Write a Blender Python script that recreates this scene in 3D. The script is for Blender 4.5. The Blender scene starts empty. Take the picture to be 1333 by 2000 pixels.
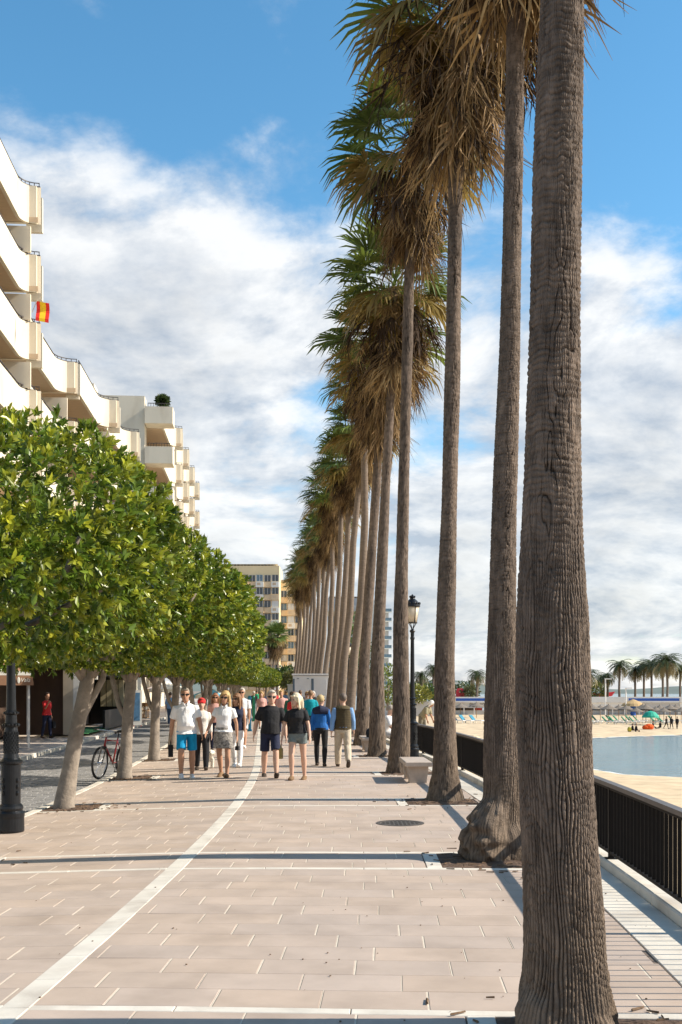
import bpy, math, random
import numpy as np
from mathutils import Vector, Matrix
random.seed(7); RNG = np.random.default_rng(7)
R = math.radians
SC = bpy.context.scene
COL = SC.collection
# ------------------------------------------------------------------ camera, sky, sun, exposure
F_PX, CX, HORIZON, CAM_H = 2100.0, 666.5, 1347.0, 1.75
cam_d = bpy.data.cameras.new('camera'); cam = bpy.data.objects.new('camera', cam_d); COL.objects.link(cam)
cam.location = (0, 0, CAM_H); cam.rotation_euler = (R(90), 0, 0)
cam_d.sensor_fit = 'VERTICAL'; cam_d.sensor_height = 36.0; cam_d.sensor_width = 24.0
cam_d.lens = 36.0 * F_PX / 2000.0; cam_d.shift_y = (HORIZON - 1000.0) / 2000.0
cam_d.clip_start = 0.1; cam_d.clip_end = 20000
SC.camera = cam
SUN_EL, SUN_AZ = R(36.0), R(90.5)          # azimuth clockwise from +Y: the sun stands over the sea, to the east of the row
world = bpy.data.worlds.new('World'); SC.world = world; world.use_nodes = True
wt = world.node_tree; wn = wt.nodes; wl = wt.links; wn.clear()
def N(t, **kw):
    n = wn.new(t)
    for k, v in kw.items(): setattr(n, k, v)
    return n
def mth(op, a, b=None, c=None, clamp=False):
    n = N('ShaderNodeMath', operation=op, use_clamp=clamp)
    for i, v in enumerate((a, b, c)):
        if v is None: continue
        if isinstance(v, (int, float)): n.inputs[i].default_value = v
        else: wl.new(v, n.inputs[i])
    return n.outputs[0]
sky = N('ShaderNodeTexSky', sky_type='NISHITA', sun_disc=False, sun_elevation=SUN_EL, sun_rotation=SUN_AZ)
sky.air_density = 1.0; sky.dust_density = 0.25; sky.ozone_density = 2.2
tc = N('ShaderNodeTexCoord'); sep = N('ShaderNodeSeparateXYZ'); wl.new(tc.outputs['Generated'], sep.inputs[0])
zc = mth('ADD', mth('MAXIMUM', sep.outputs[2], 0.0), 0.30)
comb = N('ShaderNodeCombineXYZ')
wl.new(mth('DIVIDE', sep.outputs[0], zc), comb.inputs[0]); wl.new(mth('DIVIDE', sep.outputs[1], zc), comb.inputs[1])
CLOUD_OFF = (7.3, 2.2, 4.1)
def cloud_noise(scale, detail, rough, off, dist=0.0):
    m = N('ShaderNodeMapping'); wl.new(comb.outputs[0], m.inputs[0]); m.inputs['Location'].default_value = off
    n = N('ShaderNodeTexNoise'); wl.new(m.outputs[0], n.inputs[0])
    n.inputs['Scale'].default_value = scale; n.inputs['Detail'].default_value = detail
    n.inputs['Roughness'].default_value = rough; n.inputs['Distortion'].default_value = dist
    return n.outputs[0]
big = cloud_noise(1.0, 2.0, 0.5, CLOUD_OFF)
fine = cloud_noise(3.0, 11.0, 0.60, CLOUD_OFF, 0.2)
fine2 = cloud_noise(3.0, 11.0, 0.60, (CLOUD_OFF[0] + 0.05, CLOUD_OFF[1] - 0.05, CLOUD_OFF[2]), 0.2)
# more cloud low over the horizon, clearer high up
low = mth('MULTIPLY', mth('MINIMUM', mth('SUBTRACT', 0.415, sep.outputs[2]), 0.22), 0.80)
dens = mth('ADD', mth('ADD', mth('MULTIPLY', big, 0.55), mth('MULTIPLY', fine, 0.75)), low)
rampn = N('ShaderNodeMapRange', interpolation_type='SMOOTHSTEP')
wl.new(dens, rampn.inputs[0]); rampn.inputs[1].default_value = 0.585; rampn.inputs[2].default_value = 0.765
shade = mth('MULTIPLY_ADD', mth('SUBTRACT', fine, fine2), 5.0, 0.55, clamp=True)
thick = N('ShaderNodeMapRange'); wl.new(dens, thick.inputs[0]); thick.inputs[1].default_value = 0.80; thick.inputs[2].default_value = 1.05
thick.inputs[3].default_value = 1.0; thick.inputs[4].default_value = 0.62
ccol = N('ShaderNodeMix', data_type='RGBA'); wl.new(shade, ccol.inputs[0])
ccol.inputs[6].default_value = (2.9, 3.25, 3.75, 1); ccol.inputs[7].default_value = (5.8, 5.8, 5.75, 1)
cmul = N('ShaderNodeVectorMath', operation='SCALE'); wl.new(ccol.outputs[2], cmul.inputs[0]); wl.new(thick.outputs[0], cmul.inputs[3])
mixs = N('ShaderNodeMix', data_type='RGBA'); wl.new(mth('MULTIPLY', rampn.outputs[0], 0.93), mixs.inputs[0])
hs = N('ShaderNodeHueSaturation'); hs.inputs['Hue'].default_value = 0.486; hs.inputs['Saturation'].default_value = 1.22; hs.inputs['Value'].default_value = 1.2; wl.new(sky.outputs[0], hs.inputs['Color']); wl.new(hs.outputs[0], mixs.inputs[6]); wl.new(cmul.outputs[0], mixs.inputs[7])
bg = N('ShaderNodeBackground'); bg.inputs[1].default_value = 0.12; wl.new(mixs.outputs[2], bg.inputs[0])
wo = N('ShaderNodeOutputWorld'); wl.new(bg.outputs[0], wo.inputs[0])
sun_d = bpy.data.lights.new('sun', 'SUN'); sun_d.energy = 4.9; sun_d.angle = R(0.53); sun_d.color = (1.0, 0.91, 0.78)
sun = bpy.data.objects.new('sun', sun_d); COL.objects.link(sun); sun.location = (40, 0, 40)
sd = Vector((math.sin(SUN_AZ) * math.cos(SUN_EL), math.cos(SUN_AZ) * math.cos(SUN_EL), math.sin(SUN_EL)))
sun.rotation_euler = (-sd).to_track_quat('-Z', 'Y').to_euler()
vs = SC.view_settings; vs.view_transform = 'Standard'; vs.look = 'None'; vs.exposure = 0.6; vs.gamma = 1.0; vs.use_curve_mapping = False
SC.cycles.max_bounces = 6; SC.cycles.transparent_max_bounces = 8
# ------------------------------------------------------------------ helpers
def tag(o, label=None, cat=None, group=None, kind=None):
    if label: o['label'] = label
    if cat: o['category'] = cat
    if group: o['group'] = group
    if kind: o['kind'] = kind
    return o
def empty(name, loc=(0, 0, 0), rz=0.0, parent=None):
    o = bpy.data.objects.new(name, None); COL.objects.link(o); o.location = loc; o.rotation_euler = (0, 0, rz)
    o.empty_display_size = 0.2
    if parent: o.parent = parent
    return o
def copy_tree(o, parent=None):
    c = o.copy(); COL.objects.link(c); c.parent = parent
    for ch in o.children: copy_tree(ch, c)
    return c
MATS = {}
def M(name, col=(0.5, 0.5, 0.5), rough=0.7, var=0.12, scale=6.0, bump=0.0, bscale=60.0, metal=0.0, attr=False,
      spec=0.4, trans=0.0, stretch=(1, 1, 1), dirt=None, coat=0.0, gen=False):
    if name in MATS: return MATS[name]
    m = bpy.data.materials.new(name); m.use_nodes = True; t = m.node_tree; n = t.nodes; l = t.links
    b = n['Principled BSDF']; b.inputs['Roughness'].default_value = rough; b.inputs['Metallic'].default_value = metal
    b.inputs['Specular IOR Level'].default_value = spec; b.inputs['Coat Weight'].default_value = coat
    tcn = n.new('ShaderNodeTexCoord'); mp = n.new('ShaderNodeMapping'); l.new(tcn.outputs['Generated' if gen else 'Object'], mp.inputs[0])
    mp.inputs['Scale'].default_value = stretch
    nz = n.new('ShaderNodeTexNoise'); l.new(mp.outputs[0], nz.inputs[0]); nz.inputs['Scale'].default_value = scale
    nz.inputs['Detail'].default_value = 6; nz.inputs['Roughness'].default_value = 0.6
    mr = n.new('ShaderNodeMapRange'); l.new(nz.outputs[0], mr.inputs[0]); mr.inputs[1].default_value = 0.3; mr.inputs[2].default_value = 0.7
    mr.inputs[3].default_value = 1 - var; mr.inputs[4].default_value = 1 + var
    sc = n.new('ShaderNodeVectorMath'); sc.operation = 'SCALE'; l.new(mr.outputs[0], sc.inputs[3])
    if attr:
        a = n.new('ShaderNodeAttribute'); a.attribute_name = 'col'; l.new(a.outputs['Color'], sc.inputs[0])
    else: sc.inputs[0].default_value = col
    cout = sc.outputs[0]
    if dirt:
        nd = n.new('ShaderNodeTexNoise'); l.new(mp.outputs[0], nd.inputs[0]); nd.inputs['Scale'].default_value = dirt[1]; nd.inputs['Detail'].default_value = 7
        dr = n.new('ShaderNodeMapRange'); l.new(nd.outputs[0], dr.inputs[0]); dr.inputs[1].default_value = 0.5; dr.inputs[2].default_value = 0.72
        dr.inputs[4].default_value = dirt[2]
        mx = n.new('ShaderNodeMix'); mx.data_type = 'RGBA'; l.new(dr.outputs[0], mx.inputs[0]); l.new(cout, mx.inputs[6]); mx.inputs[7].default_value = (*dirt[0], 1)
        cout = mx.outputs[2]
    l.new(cout, b.inputs['Base Color'])
    if bump:
        nb = n.new('ShaderNodeTexNoise'); l.new(mp.outputs[0], nb.inputs[0]); nb.inputs['Scale'].default_value = bscale; nb.inputs['Detail'].default_value = 5
        bp = n.new('ShaderNodeBump'); bp.inputs['Strength'].default_value = bump; bp.inputs['Distance'].default_value = 0.02
        l.new(nb.outputs[0], bp.inputs['Height']); l.new(bp.outputs[0], b.inputs['Normal'])
    if trans:
        tr = n.new('ShaderNodeBsdfTranslucent'); l.new(cout, tr.inputs[0]); ms = n.new('ShaderNodeMixShader'); ms.inputs[0].default_value = trans
        out = n['Material Output']; l.new(b.outputs[0], ms.inputs[1]); l.new(tr.outputs[0], ms.inputs[2]); l.new(ms.outputs[0], out.inputs[0])
    MATS[name] = m; return m
def np_mesh(name, V, F, mat, cols=None, smooth=False):
    me = bpy.data.meshes.new(name); V = np.asarray(V, np.float32); F = np.asarray(F, np.int32); k = F.shape[1]
    me.vertices.add(len(V)); me.vertices.foreach_set('co', V.ravel())
    me.loops.add(F.size); me.loops.foreach_set('vertex_index', F.ravel())
    me.polygons.add(len(F)); me.polygons.foreach_set('loop_start', np.arange(0, F.size, k, dtype=np.int32))
    if smooth: me.polygons.foreach_set('use_smooth', np.ones(len(F), bool))
    me.update(calc_edges=True)
    if cols is not None:
        a = me.color_attributes.new('col', 'FLOAT_COLOR', 'POINT')
        c = np.ones((len(V), 4), np.float32); c[:, :3] = cols; a.data.foreach_set('color', c.ravel())
    if mat: me.materials.append(mat)
    return me
def link(name, me, parent=None, loc=(0, 0, 0), rot=(0, 0, 0)):
    o = bpy.data.objects.new(name, me); COL.objects.link(o); o.location = loc; o.rotation_euler = rot
    if parent: o.parent = parent
    return o
class MB:
    def __init__(s): s.v = []; s.f = []; s.c = []; s.cur = None
    def add(s, vs, fs):
        b = len(s.v); s.v += [tuple(p) for p in vs]; s.f += [tuple(b + i for i in f) for f in fs]
        s.c += [s.cur or (1, 1, 1)] * len(vs)
    def hexa(s, a, b):   # a: 4 bottom points, b: 4 top points (same order)
        s.add(list(a) + list(b), [(3, 2, 1, 0), (4, 5, 6, 7), (0, 1, 5, 4), (1, 2, 6, 5), (2, 3, 7, 6), (3, 0, 4, 7)])
        return s
    def box(s, c, d, rz=0.0):
        x, y, z = d[0] / 2, d[1] / 2, d[2] / 2; ca, sa = math.cos(rz), math.sin(rz)
        P = [(c[0] + px * ca - py * sa, c[1] + px * sa + py * ca) for px, py in ((-x, -y), (x, -y), (x, y), (-x, y))]
        return s.hexa([(p[0], p[1], c[2] - z) for p in P], [(p[0], p[1], c[2] + z) for p in P])
    def prism(s, poly, z0, z1):
        n = len(poly); s.add([(p[0], p[1], z0) for p in poly] + [(p[0], p[1], z1) for p in poly],
              [tuple(range(n - 1, -1, -1)), tuple(range(n, 2 * n))] + [(i, (i + 1) % n, n + (i + 1) % n, n + i) for i in range(n)])
        return s
    def loft(s, rings, cap=True, closed=True):
        n = len(rings[0]); vs = [p for r in rings for p in r]; fs = []
        for i in range(len(rings) - 1):
            for j in range(n if closed else n - 1):
                k = (j + 1) % n; fs.append((i * n + j, i * n + k, (i + 1) * n + k, (i + 1) * n + j))
        if cap and closed: fs += [tuple(range(n - 1, -1, -1)), tuple(range((len(rings) - 1) * n, len(rings) * n))]
        s.add(vs, fs); return s
    def lathe(s, prof, n=16, c=(0, 0, 0)):
        return s.loft([[(c[0] + r * math.cos(2 * math.pi * j / n), c[1] + r * math.sin(2 * math.pi * j / n), c[2] + z) for j in range(n)] for r, z in prof])
    def tube(s, pts, rad, n=8, flat=1.0, side=None):
        pts = [Vector(p) for p in pts]; rings = []
        for i, p in enumerate(pts):
            d = (pts[min(i + 1, len(pts) - 1)] - pts[max(i - 1, 0)]).normalized()
            up = Vector(side) if side else (Vector((1, 0, 0)) if abs(d.x) < 0.8 else Vector((0, 1, 0)))
            u = (up - d * up.dot(d)).normalized(); w = d.cross(u)
            r = rad[i] if isinstance(rad, (list, tuple)) else rad
            ru, rw = r if isinstance(r, (list, tuple)) else (r, r * flat)
            rings.append([p + u * (ru * math.cos(2 * math.pi * j / n)) + w * (rw * math.sin(2 * math.pi * j / n)) for j in range(n)])
        return s.loft(rings)
    def ell(s, c, r, n=12, m=8):
        prof = [(math.sin(math.pi * i / m), -math.cos(math.pi * i / m)) for i in range(m + 1)]; prof[0] = (0.02, -1); prof[-1] = (0.02, 1)
        return s.loft([[(c[0] + r[0] * a * math.cos(2 * math.pi * j / n), c[1] + r[1] * a * math.sin(2 * math.pi * j / n), c[2] + r[2] * z) for j in range(n)] for a, z in prof])
    def mesh(s, name, mat, smooth=False, cols=False):
        me = bpy.data.meshes.new(name); me.from_pydata(s.v, [], s.f)
        if smooth: me.polygons.foreach_set('use_smooth', np.ones(len(s.f), bool))
        if cols:
            a = me.color_attributes.new('col', 'FLOAT_COLOR', 'POINT'); c = np.ones((len(s.v), 4), np.float32); c[:, :3] = s.c; a.data.foreach_set('color', c.ravel())
        me.materials.append(mat); me.update(); return me
    def build(s, name, mat, parent=None, loc=(0, 0, 0), rot=(0, 0, 0), smooth=False, cols=False):
        return link(name, s.mesh(name, mat, smooth, cols), parent, loc, rot)
# street frame: s runs along the sea railing, t is measured from the railing kerb towards the town
def axis_x(s):
    if s < 0: return 2.02 + 0.085 * s
    if s < 26.17: return 2.02 + 0.085 * s - 0.003 * s * s
    return 2.19 - 0.072 * (s - 26.17)
def heading(s): return 0.085 if s < 0 else (0.085 - 0.006 * s if s < 26.17 else -0.072)
def slope_z(t): return -0.03 * max(0.0, min(t, 7.35) - 4.0) if t > 4.0 else 0.0
def P(s, t, z=0.0, fall=False):
    h = heading(s); k = 1 / math.sqrt(1 + h * h)
    return (axis_x(s) - t * k, s + t * h * k, z + (slope_z(t) if fall else 0.0))
def px(x, y, d): return ((x - CX) * d / F_PX, d, CAM_H - (y - HORIZON) * d / F_PX)   # a point at depth d
def yaw(s): return -math.atan(heading(s))
# ------------------------------------------------------------------ ground, promenade, road
SUBS = [x for x in range(-6, 0, 2)] + [x * 1.0 for x in range(0, 61)] + [x for x in range(65, 420, 15)]
def strip(name, t0, t1, z, mat, s0=-6, s1=400, parent=None, nt=1, fall=True):
    S = sorted({s for s in SUBS if s0 < s < s1} | {s0, s1}); V = []; Fc = []
    for s in S:
        for j in range(nt + 1):
            V.append(P(s, t0 + (t1 - t0) * j / nt, z, fall))
    w = nt + 1
    for i in range(len(S) - 1):
        for j in range(nt): Fc.append((i * w + j, (i + 1) * w + j, (i + 1) * w + j + 1, i * w + j + 1))
    return link(name, np_mesh(name, V, Fc, mat), parent)
m_joint = M('joint_dirt', (0.15, 0.115, 0.09), 0.95, 0.2, 5)
m_far = M('paving_far', (0.43, 0.34, 0.275), 0.8, 0.10, 1.5, dirt=((0.27, 0.2, 0.16), 0.8, 0.4))
m_paver = M('paver', attr=True, rough=0.75, var=0.10, scale=2.2, bump=0.12, bscale=180, dirt=((0.25, 0.19, 0.145), 1.6, 0.38))
m_mortar = M('mortar', (0.62, 0.54, 0.43), 0.9, 0.15, 9)
m_white = M('white_stone', (0.64, 0.59, 0.505), 0.75, 0.12, 3, bump=0.08, dirt=((0.38, 0.32, 0.26), 2.2, 0.6))
m_dirt = M('pit_dirt', (0.12, 0.075, 0.05), 1.0, 0.4, 12, bump=0.8, bscale=40)
m_road = M('road_setts_far', (0.20, 0.195, 0.19), 0.85, 0.14, 6, bump=0.3, bscale=30, dirt=((0.12, 0.115, 0.11), 0.9, 0.5))
m_sett = M('sett', attr=True, rough=0.8, var=0.15, scale=5, bump=0.15, bscale=60)
m_pave2 = M('shop_pavement', (0.50, 0.42, 0.35), 0.8, 0.12, 1.2, bump=0.1, dirt=((0.3, 0.25, 0.2), 1.2, 0.4))
m_grnd = M('inland_ground', (0.24, 0.2, 0.16), 0.9, 0.2, 0.1)
g = MB(); g.add([(-3000, -600, -0.6), (3, -600, -0.6), (-6, 3000, -0.6), (-3000, 3000, -0.6)], [(0, 1, 2, 3)])
tag(g.build('ground', m_grnd), kind='structure')
prom = strip('promenade', -0.35, 7.2, -0.010, m_joint, s1=45, nt=12); tag(prom, kind='structure')
strip('far_paving', -0.35, 7.2, -0.004, m_far, 44.9, 400, prom, 12)
road = strip('road', 7.35, 10.6, -0.105, m_road, nt=2); tag(road, kind='structure')
pav = strip('pavement', 10.72, 40.0, 0.02, m_pave2, nt=2); tag(pav, kind='structure')
def cell(mb, s0, s1, t0, t1, z0, z1, ch=0.004):
    a = [P(s0, t0, z0, True), P(s0, t1, z0, True), P(s1, t1, z0, True), P(s1, t0, z0, True)]
    b = [P(s0, t0, z1 - ch, True), P(s0, t1, z1 - ch, True), P(s1, t1, z1 - ch, True), P(s1, t0, z1 - ch, True)]
    c = [P(s0 + ch, t0 + ch, z1, True), P(s0 + ch, t1 - ch, z1, True), P(s1 - ch, t1 - ch, z1, True), P(s1 - ch, t0 + ch, z1, True)]
    mb.add(a + b + c, [(0, 1, 5, 4), (1, 2, 6, 5), (2, 3, 7, 6), (3, 0, 4, 7), (4, 5, 9, 8), (5, 6, 10, 9), (6, 7, 11, 10), (7, 4, 8, 11), (8, 9, 10, 11)])
PITS = []
BANDS = [5.2 + 5.8 * k for k in range(-1, 24)]; BH = 0.53      # cross bands, one at each palm
PIT0, PIT1 = 0.50, 1.58
paver_cells = []; mortar = MB()
def pave_rows(s0, s1, t0, t1, depth=0.362, length=0.60):
    n = max(1, round((s1 - s0) / depth)); d = (s1 - s0) / n
    for i in range(n):
        a, b = s0 + i * d, s0 + (i + 1) * d
        off = (0.0, 0.31, 0.13, 0.44)[(i + int(s0 * 3)) % 4] + random.uniform(-0.03, 0.03)
        t = t0 - off
        while t < t1:
            u0, u1 = max(t, t0), min(t + length, t1)
            if u1 - u0 > 0.05:
                e = random.choice((0.0055, 0.0055, 0.004, 0.0025))
                paver_cells.append((a + 0.0017, b - 0.0017, u0 + e, u1 - e))
                if u1 < t1 and a < 30:
                    q = [P(a, u1 - e, -0.0015, True), P(a, u1 + e, -0.0015, True), P(b, u1 + e, -0.0015, True), P(b, u1 - e, -0.0015, True)]
                    mortar.add(q, [(0, 3, 2, 1)])
            t += length
        
edges = []
for k in range(len(BANDS) - 1):
    if BANDS[k] > 44: break
    pave_rows(BANDS[k] + BH + 0.05, min(BANDS[k + 1] - BH - 0.05, 44.9), 0.425, 7.195)
    c = BANDS[k + 1]
    if c < 44: pave_rows(c - BH + 0.05, c + BH - 0.05, PIT1 + 0.16, 6.2)
    if c < 44: pave_rows(c - BH + 0.05, c + BH - 0.05, 0.425, PIT0 - 0.02)
paver_cells.sort(key=lambda q: q[0])
vis = [q for q in paver_cells if q[0] > 4.0 and abs((P(q[0], (q[2] + q[3]) / 2)[0])) < 0.36 * q[0] + 0.5]
visset = set(vis[:300]); rest = MB()
def paver_col():
    k = random.uniform(0.95, 1.05); w = random.uniform(-0.008, 0.008)
    return ((0.452 + w) * k, 0.358 * k, (0.288 - w) * k)
for q in paver_cells:
    if q in visset:
        mb = MB(); mb.cur = paver_col(); cell(mb, *q, -0.03, random.uniform(-0.001, 0.001)); mb.build('paver', m_paver, prom, cols=True)
    else:
        rest.cur = paver_col(); cell(rest, *q, -0.03, random.uniform(-0.001, 0.001))
tag(rest.build('paver_field', m_paver, prom, cols=True), kind='stuff')
tag(mortar.build('mortar_joints', m_mortar, prom), kind='stuff')
# white cross strips, inlaid line, edge slabs, kerbs
def stones(name, s0, s1, t0, t1, z, along, mat, parent, maxobj=60, gap=0.003):
    if along == 's':
        n = max(1, int(round((s1 - s0) / 0.6))); L = [(s0 + (s1 - s0) * i / n + gap, s0 + (s1 - s0) * (i + 1) / n - gap, t0, t1) for i in range(n)]
    else:
        n = max(1, int(round((t1 - t0) / 1.0))); L = [(s0, s1, t0 + (t1 - t0) * i / n + gap, t0 + (t1 - t0) * (i + 1) / n - gap) for i in range(n)]
    rest = MB(); cnt = 0
    for q in L:
        if cnt < maxobj and 4 < q[0] < 30:
            mb = MB(); cell(mb, *q, z - 0.06, z + random.uniform(-0.0008, 0.0008)); mb.build(name, mat, parent); cnt += 1
        else: cell(rest, *q, z - 0.06, z)
    if rest.v: tag(rest.build(name + '_run', mat, parent), kind='stuff')
for c in BANDS:
    if c > 90: break
    for e in (-BH, BH):
        stones('white_strip_stone', c + e - 0.047, c + e + 0.047, 0.425, 7.195, 0.0012, 't', m_white, prom, 8 if c < 13 else 0)
    mb = MB(); cell(mb, c - BH + 0.05, c + BH - 0.05, PIT1 + 0.005, PIT1 + 0.155, -0.05, 0.001); mb.build('white_slab', m_white, prom)
    mb = MB(); cell(mb, c - BH + 0.05, c + BH - 0.05, 6.205, 6.36, -0.05, 0.001); mb.build('white_slab', m_white, prom)
    for (a, b) in ((PIT0, PIT1), (6.365, 7.19)):       # planting pits: a bed of dark earth with uneven crumbs
        mb = MB(); n = 14
        V = [];
        for i in range(n + 1):
            for j in range(n + 1):
                q = P(c - BH + 0.05 + (2 * BH - 0.1) * i / n, a + (b - a) * j / n, 0, True)
                e = 0 if i in (0, n) or j in (0, n) else random.uniform(-0.004, 0.022)
                V.append((q[0], q[1], q[2] - 0.006 + e))
        mb.add(V, [(i * (n + 1) + j, (i + 1) * (n + 1) + j, (i + 1) * (n + 1) + j + 1, i * (n + 1) + j + 1) for i in range(n) for j in range(n)])
        mb.build('planting_pit', m_dirt, prom)
        if c < 36: PITS.append((c, a, b))
stones('line_stone', 1.5, 46, 4.13, 4.295, 0.0035, 's', m_white, prom, 44)
strip('line_far', 4.12, 4.31, 0.002, m_white, 46, 160, prom)
stones('edge_slab', 1.5, 46, 0.008, 0.42, 0.003, 's', m_white, prom, 40)
strip('edge_far', 0.0, 0.42, 0.002, m_white, 46, 200, prom)
def kerb(name, t0, t1, z0, z1, s0, s1, n_obj, step, fall=True):
    root = prom; rest = MB(); s = s0; cnt = 0
    while s < s1:
        e = min(s + step, s1); zz = slope_z((t0 + t1) / 2) if not fall else 0
        if cnt < n_obj and s > 3: mb = MB(); cell(mb, s + 0.003, e - 0.003, t0, t1, z0, z1, 0.012); mb.build(name, m_white, root); cnt += 1
        else: cell(rest, s + 0.003, e - 0.003, t0, t1, z0, z1, 0.012)
        s = e
    tag(rest.build(name + '_run', m_white, root), kind='stuff')
kerb('railing_kerb', -0.155, 0.0, -0.05, 0.085, -2, 120, 30, 0.98)
kerb('road_kerb', 7.2, 7.35, -0.12, 0.002, -2, 160, 40, 0.98)
kerb('shop_kerb', 10.6, 10.72, -0.12, 0.024, -2, 160, 40, 0.98)
# road setts near enough to tell apart
setts = MB(); cells = []
s = 9.0
while s < 46:
    t = 7.36 + random.uniform(0, 0.1)
    while t < 10.58:
        t2 = min(t + 0.205, 10.595); cells.append((s + 0.006, s + 0.112, t + 0.006, t2 - 0.006)); t = t2
    s += 0.118
inview = [q for q in cells if q[0] < 24 and P(q[0], q[2])[0] > -0.318 * q[0]]
inview.sort(key=lambda q: q[0]); near = set(inview[:220])
for q in cells:
    k = random.uniform(0.75, 1.2); c = (0.215 * k, 0.208 * k, 0.20 * k)
    if q in near: mb = MB(); mb.cur = c; cell(mb, *q, -0.14, -0.094 + random.uniform(-0.003, 0.003), 0.008); mb.build('sett', m_sett, road, cols=True)
    else: setts.cur = c; cell(setts, *q, -0.14, -0.094 + random.uniform(-0.003, 0.003), 0.008)
tag(setts.build('sett_field', m_sett, road, cols=True), kind='stuff')
# fallen bits on the paving
m_litter = M('dry_litter', (0.13, 0.08, 0.045), 0.9, 0.4, 30)
lit = MB()
for i in range(260):
    s = 4.2 + 22 * random.random() ** 1.6; t = random.choice([random.uniform(0.1, 2.6), random.uniform(0.1, 7.0)])
    q = P(s, t, 0.004, True); r = random.uniform(0.003, 0.009); lit.ell((q[0], q[1], q[2] + r * 0.3), (r, r * random.uniform(0.6, 1.6), r * 0.5), 5, 3)
for (c, a, b) in PITS:      # dry fronds crumbs round the palm bases
    for i in range(70):
        s = random.gauss(c, 0.42); t = random.gauss((a + b) / 2, 0.42)
        if t < 0.06 or t > 7.1: continue
        q = P(s, t, 0.006, True); an = random.uniform(0, 3.14); L = random.uniform(0.015, 0.06); w = random.uniform(0.003, 0.008); u = (math.cos(an), math.sin(an))
        lit.hexa([(q[0] - u[0] * L - u[1] * w, q[1] - u[1] * L + u[0] * w, q[2]), (q[0] - u[0] * L + u[1] * w, q[1] - u[1] * L - u[0] * w, q[2]), (q[0] + u[0] * L + u[1] * w, q[1] + u[1] * L - u[0] * w, q[2]), (q[0] + u[0] * L - u[1] * w, q[1] + u[1] * L + u[0] * w, q[2])], [(q[0] - u[0] * L, q[1] - u[1] * L, q[2] + 0.012)] * 2 + [(q[0] + u[0] * L, q[1] + u[1] * L, q[2] + 0.008)] * 2)
tag(lit.build('seed_litter', m_litter), 'tiny dark seeds and dry bits scattered over the paving', 'litter', kind='stuff')
# manhole cover
m_iron = M('cast_iron', (0.11, 0.095, 0.08), 0.6, 0.3, 14, metal=0.4, bump=0.2)
mc = empty('manhole_cover', ((782 - CX) * 1.75 / 261, 14.08, 0.0))
mb = MB(); mb.lathe([(0.001, 0.0), (0.25, 0.0), (0.25, 0.0045), (0.001, 0.0045)], 40); mb.build('lid', m_iron, mc)
mb = MB(); n = 48
for k in range(n):
    a0, a1 = 2 * math.pi * k / n, 2 * math.pi * (k + 1) / n
    mb.hexa([(r * math.cos(a), r * math.sin(a), -0.01) for r, a in ((0.262, a0), (0.315, a0), (0.315, a1), (0.262, a1))], [(r * math.cos(a), r * math.sin(a), 0.007) for r, a in ((0.262, a0), (0.315, a0), (0.315, a1), (0.262, a1))])
mb.build('rim', m_iron, mc)
for i in range(-4, 5):
    for j in range(-4, 5):
        if i * i + j * j < 18: mb = MB(); mb.box((i * 0.054, j * 0.054, 0.0065), (0.03, 0.03, 0.004)); mb.build('tread', m_iron, mc)
tag(mc, 'round cast iron manhole cover set in the pink paving', 'manhole')
# ------------------------------------------------------------------ railing and sea wall
m_rail = M('railing_paint', (0.008, 0.0065, 0.006), 0.6, 0.3, 20, spec=0.15)
m_hand = M('handrail_paint', (0.10, 0.085, 0.075), 0.45, 0.2, 8, spec=0.5)
rl = empty('railing', P(10, -0.08, 0)); RLI = Matrix.Translation(-Vector(rl.location))
def rel(p): return tuple(Vector(p) - Vector(rl.location))
def railbar(name, t0, t1, z0, z1, s0, s1, mat):
    S = [s0 + (s1 - s0) * i / 90 for i in range(91)]; mb = MB()
    mb.loft([[rel(P(s, t0, z0)), rel(P(s, t1, z0)), rel(P(s, t1, z1)), rel(P(s, t0, z1))] for s in S]); return mb.build(name, mat, rl)
railbar('handrail', -0.118, -0.038, 0.795, 0.835, -2, 90, m_hand)
railbar('top_rail', -0.098, -0.058, 0.765, 0.794, -2, 90, m_rail)
railbar('bottom_rail', -0.098, -0.058, 0.135, 0.16, -2, 90, m_rail)
bal = MB(); bal.box((0, 0, 0.4625), (0.030, 0.014, 0.603)); bme = bal.mesh('baluster', m_rail)
run = MB(); s = -2.0; cnt = 0
while s < 90:
    p = rel(P(s, -0.078, 0))
    if s > 6.0 and cnt < 300: link('baluster', bme, rl, p, (0, 0, yaw(s))); cnt += 1
    else: run.box((p[0], p[1], 0.4625), (0.030, 0.014, 0.603), yaw(s))
    s += 0.128
tag(run.build('baluster_run', m_rail, rl), kind='stuff')
s = -1.0
while s < 90:
    p = rel(P(s, -0.078, 0)); mb = MB(); mb.box((p[0], p[1], 0.43), (0.05, 0.05, 0.70), yaw(s)); mb.build('post', m_rail, rl)
    mb = MB(); mb.box((p[0], p[1], 0.0885), (0.11, 0.11, 0.012), yaw(s)); mb.build('base_plate', m_rail, rl); s += 2.9
tag(rl, 'long black metal railing with flat bars above the beach', 'railing')
m_wall = M('sea_wall', (0.42, 0.37, 0.31), 0.9, 0.2, 0.7, bump=0.3, bscale=8)
S = [-20] + list(range(-6, 60)) + list(range(60, 220, 8)); mb = MB()
mb.loft([[P(s, -0.16, -5.5), P(s, -0.16, -0.03), P(s, -0.36, -0.03), P(s, -0.36, -5.5)] for s in S])
tag(mb.build('sea_wall', m_wall), 'rendered sea wall below the black railing', 'wall')
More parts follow.
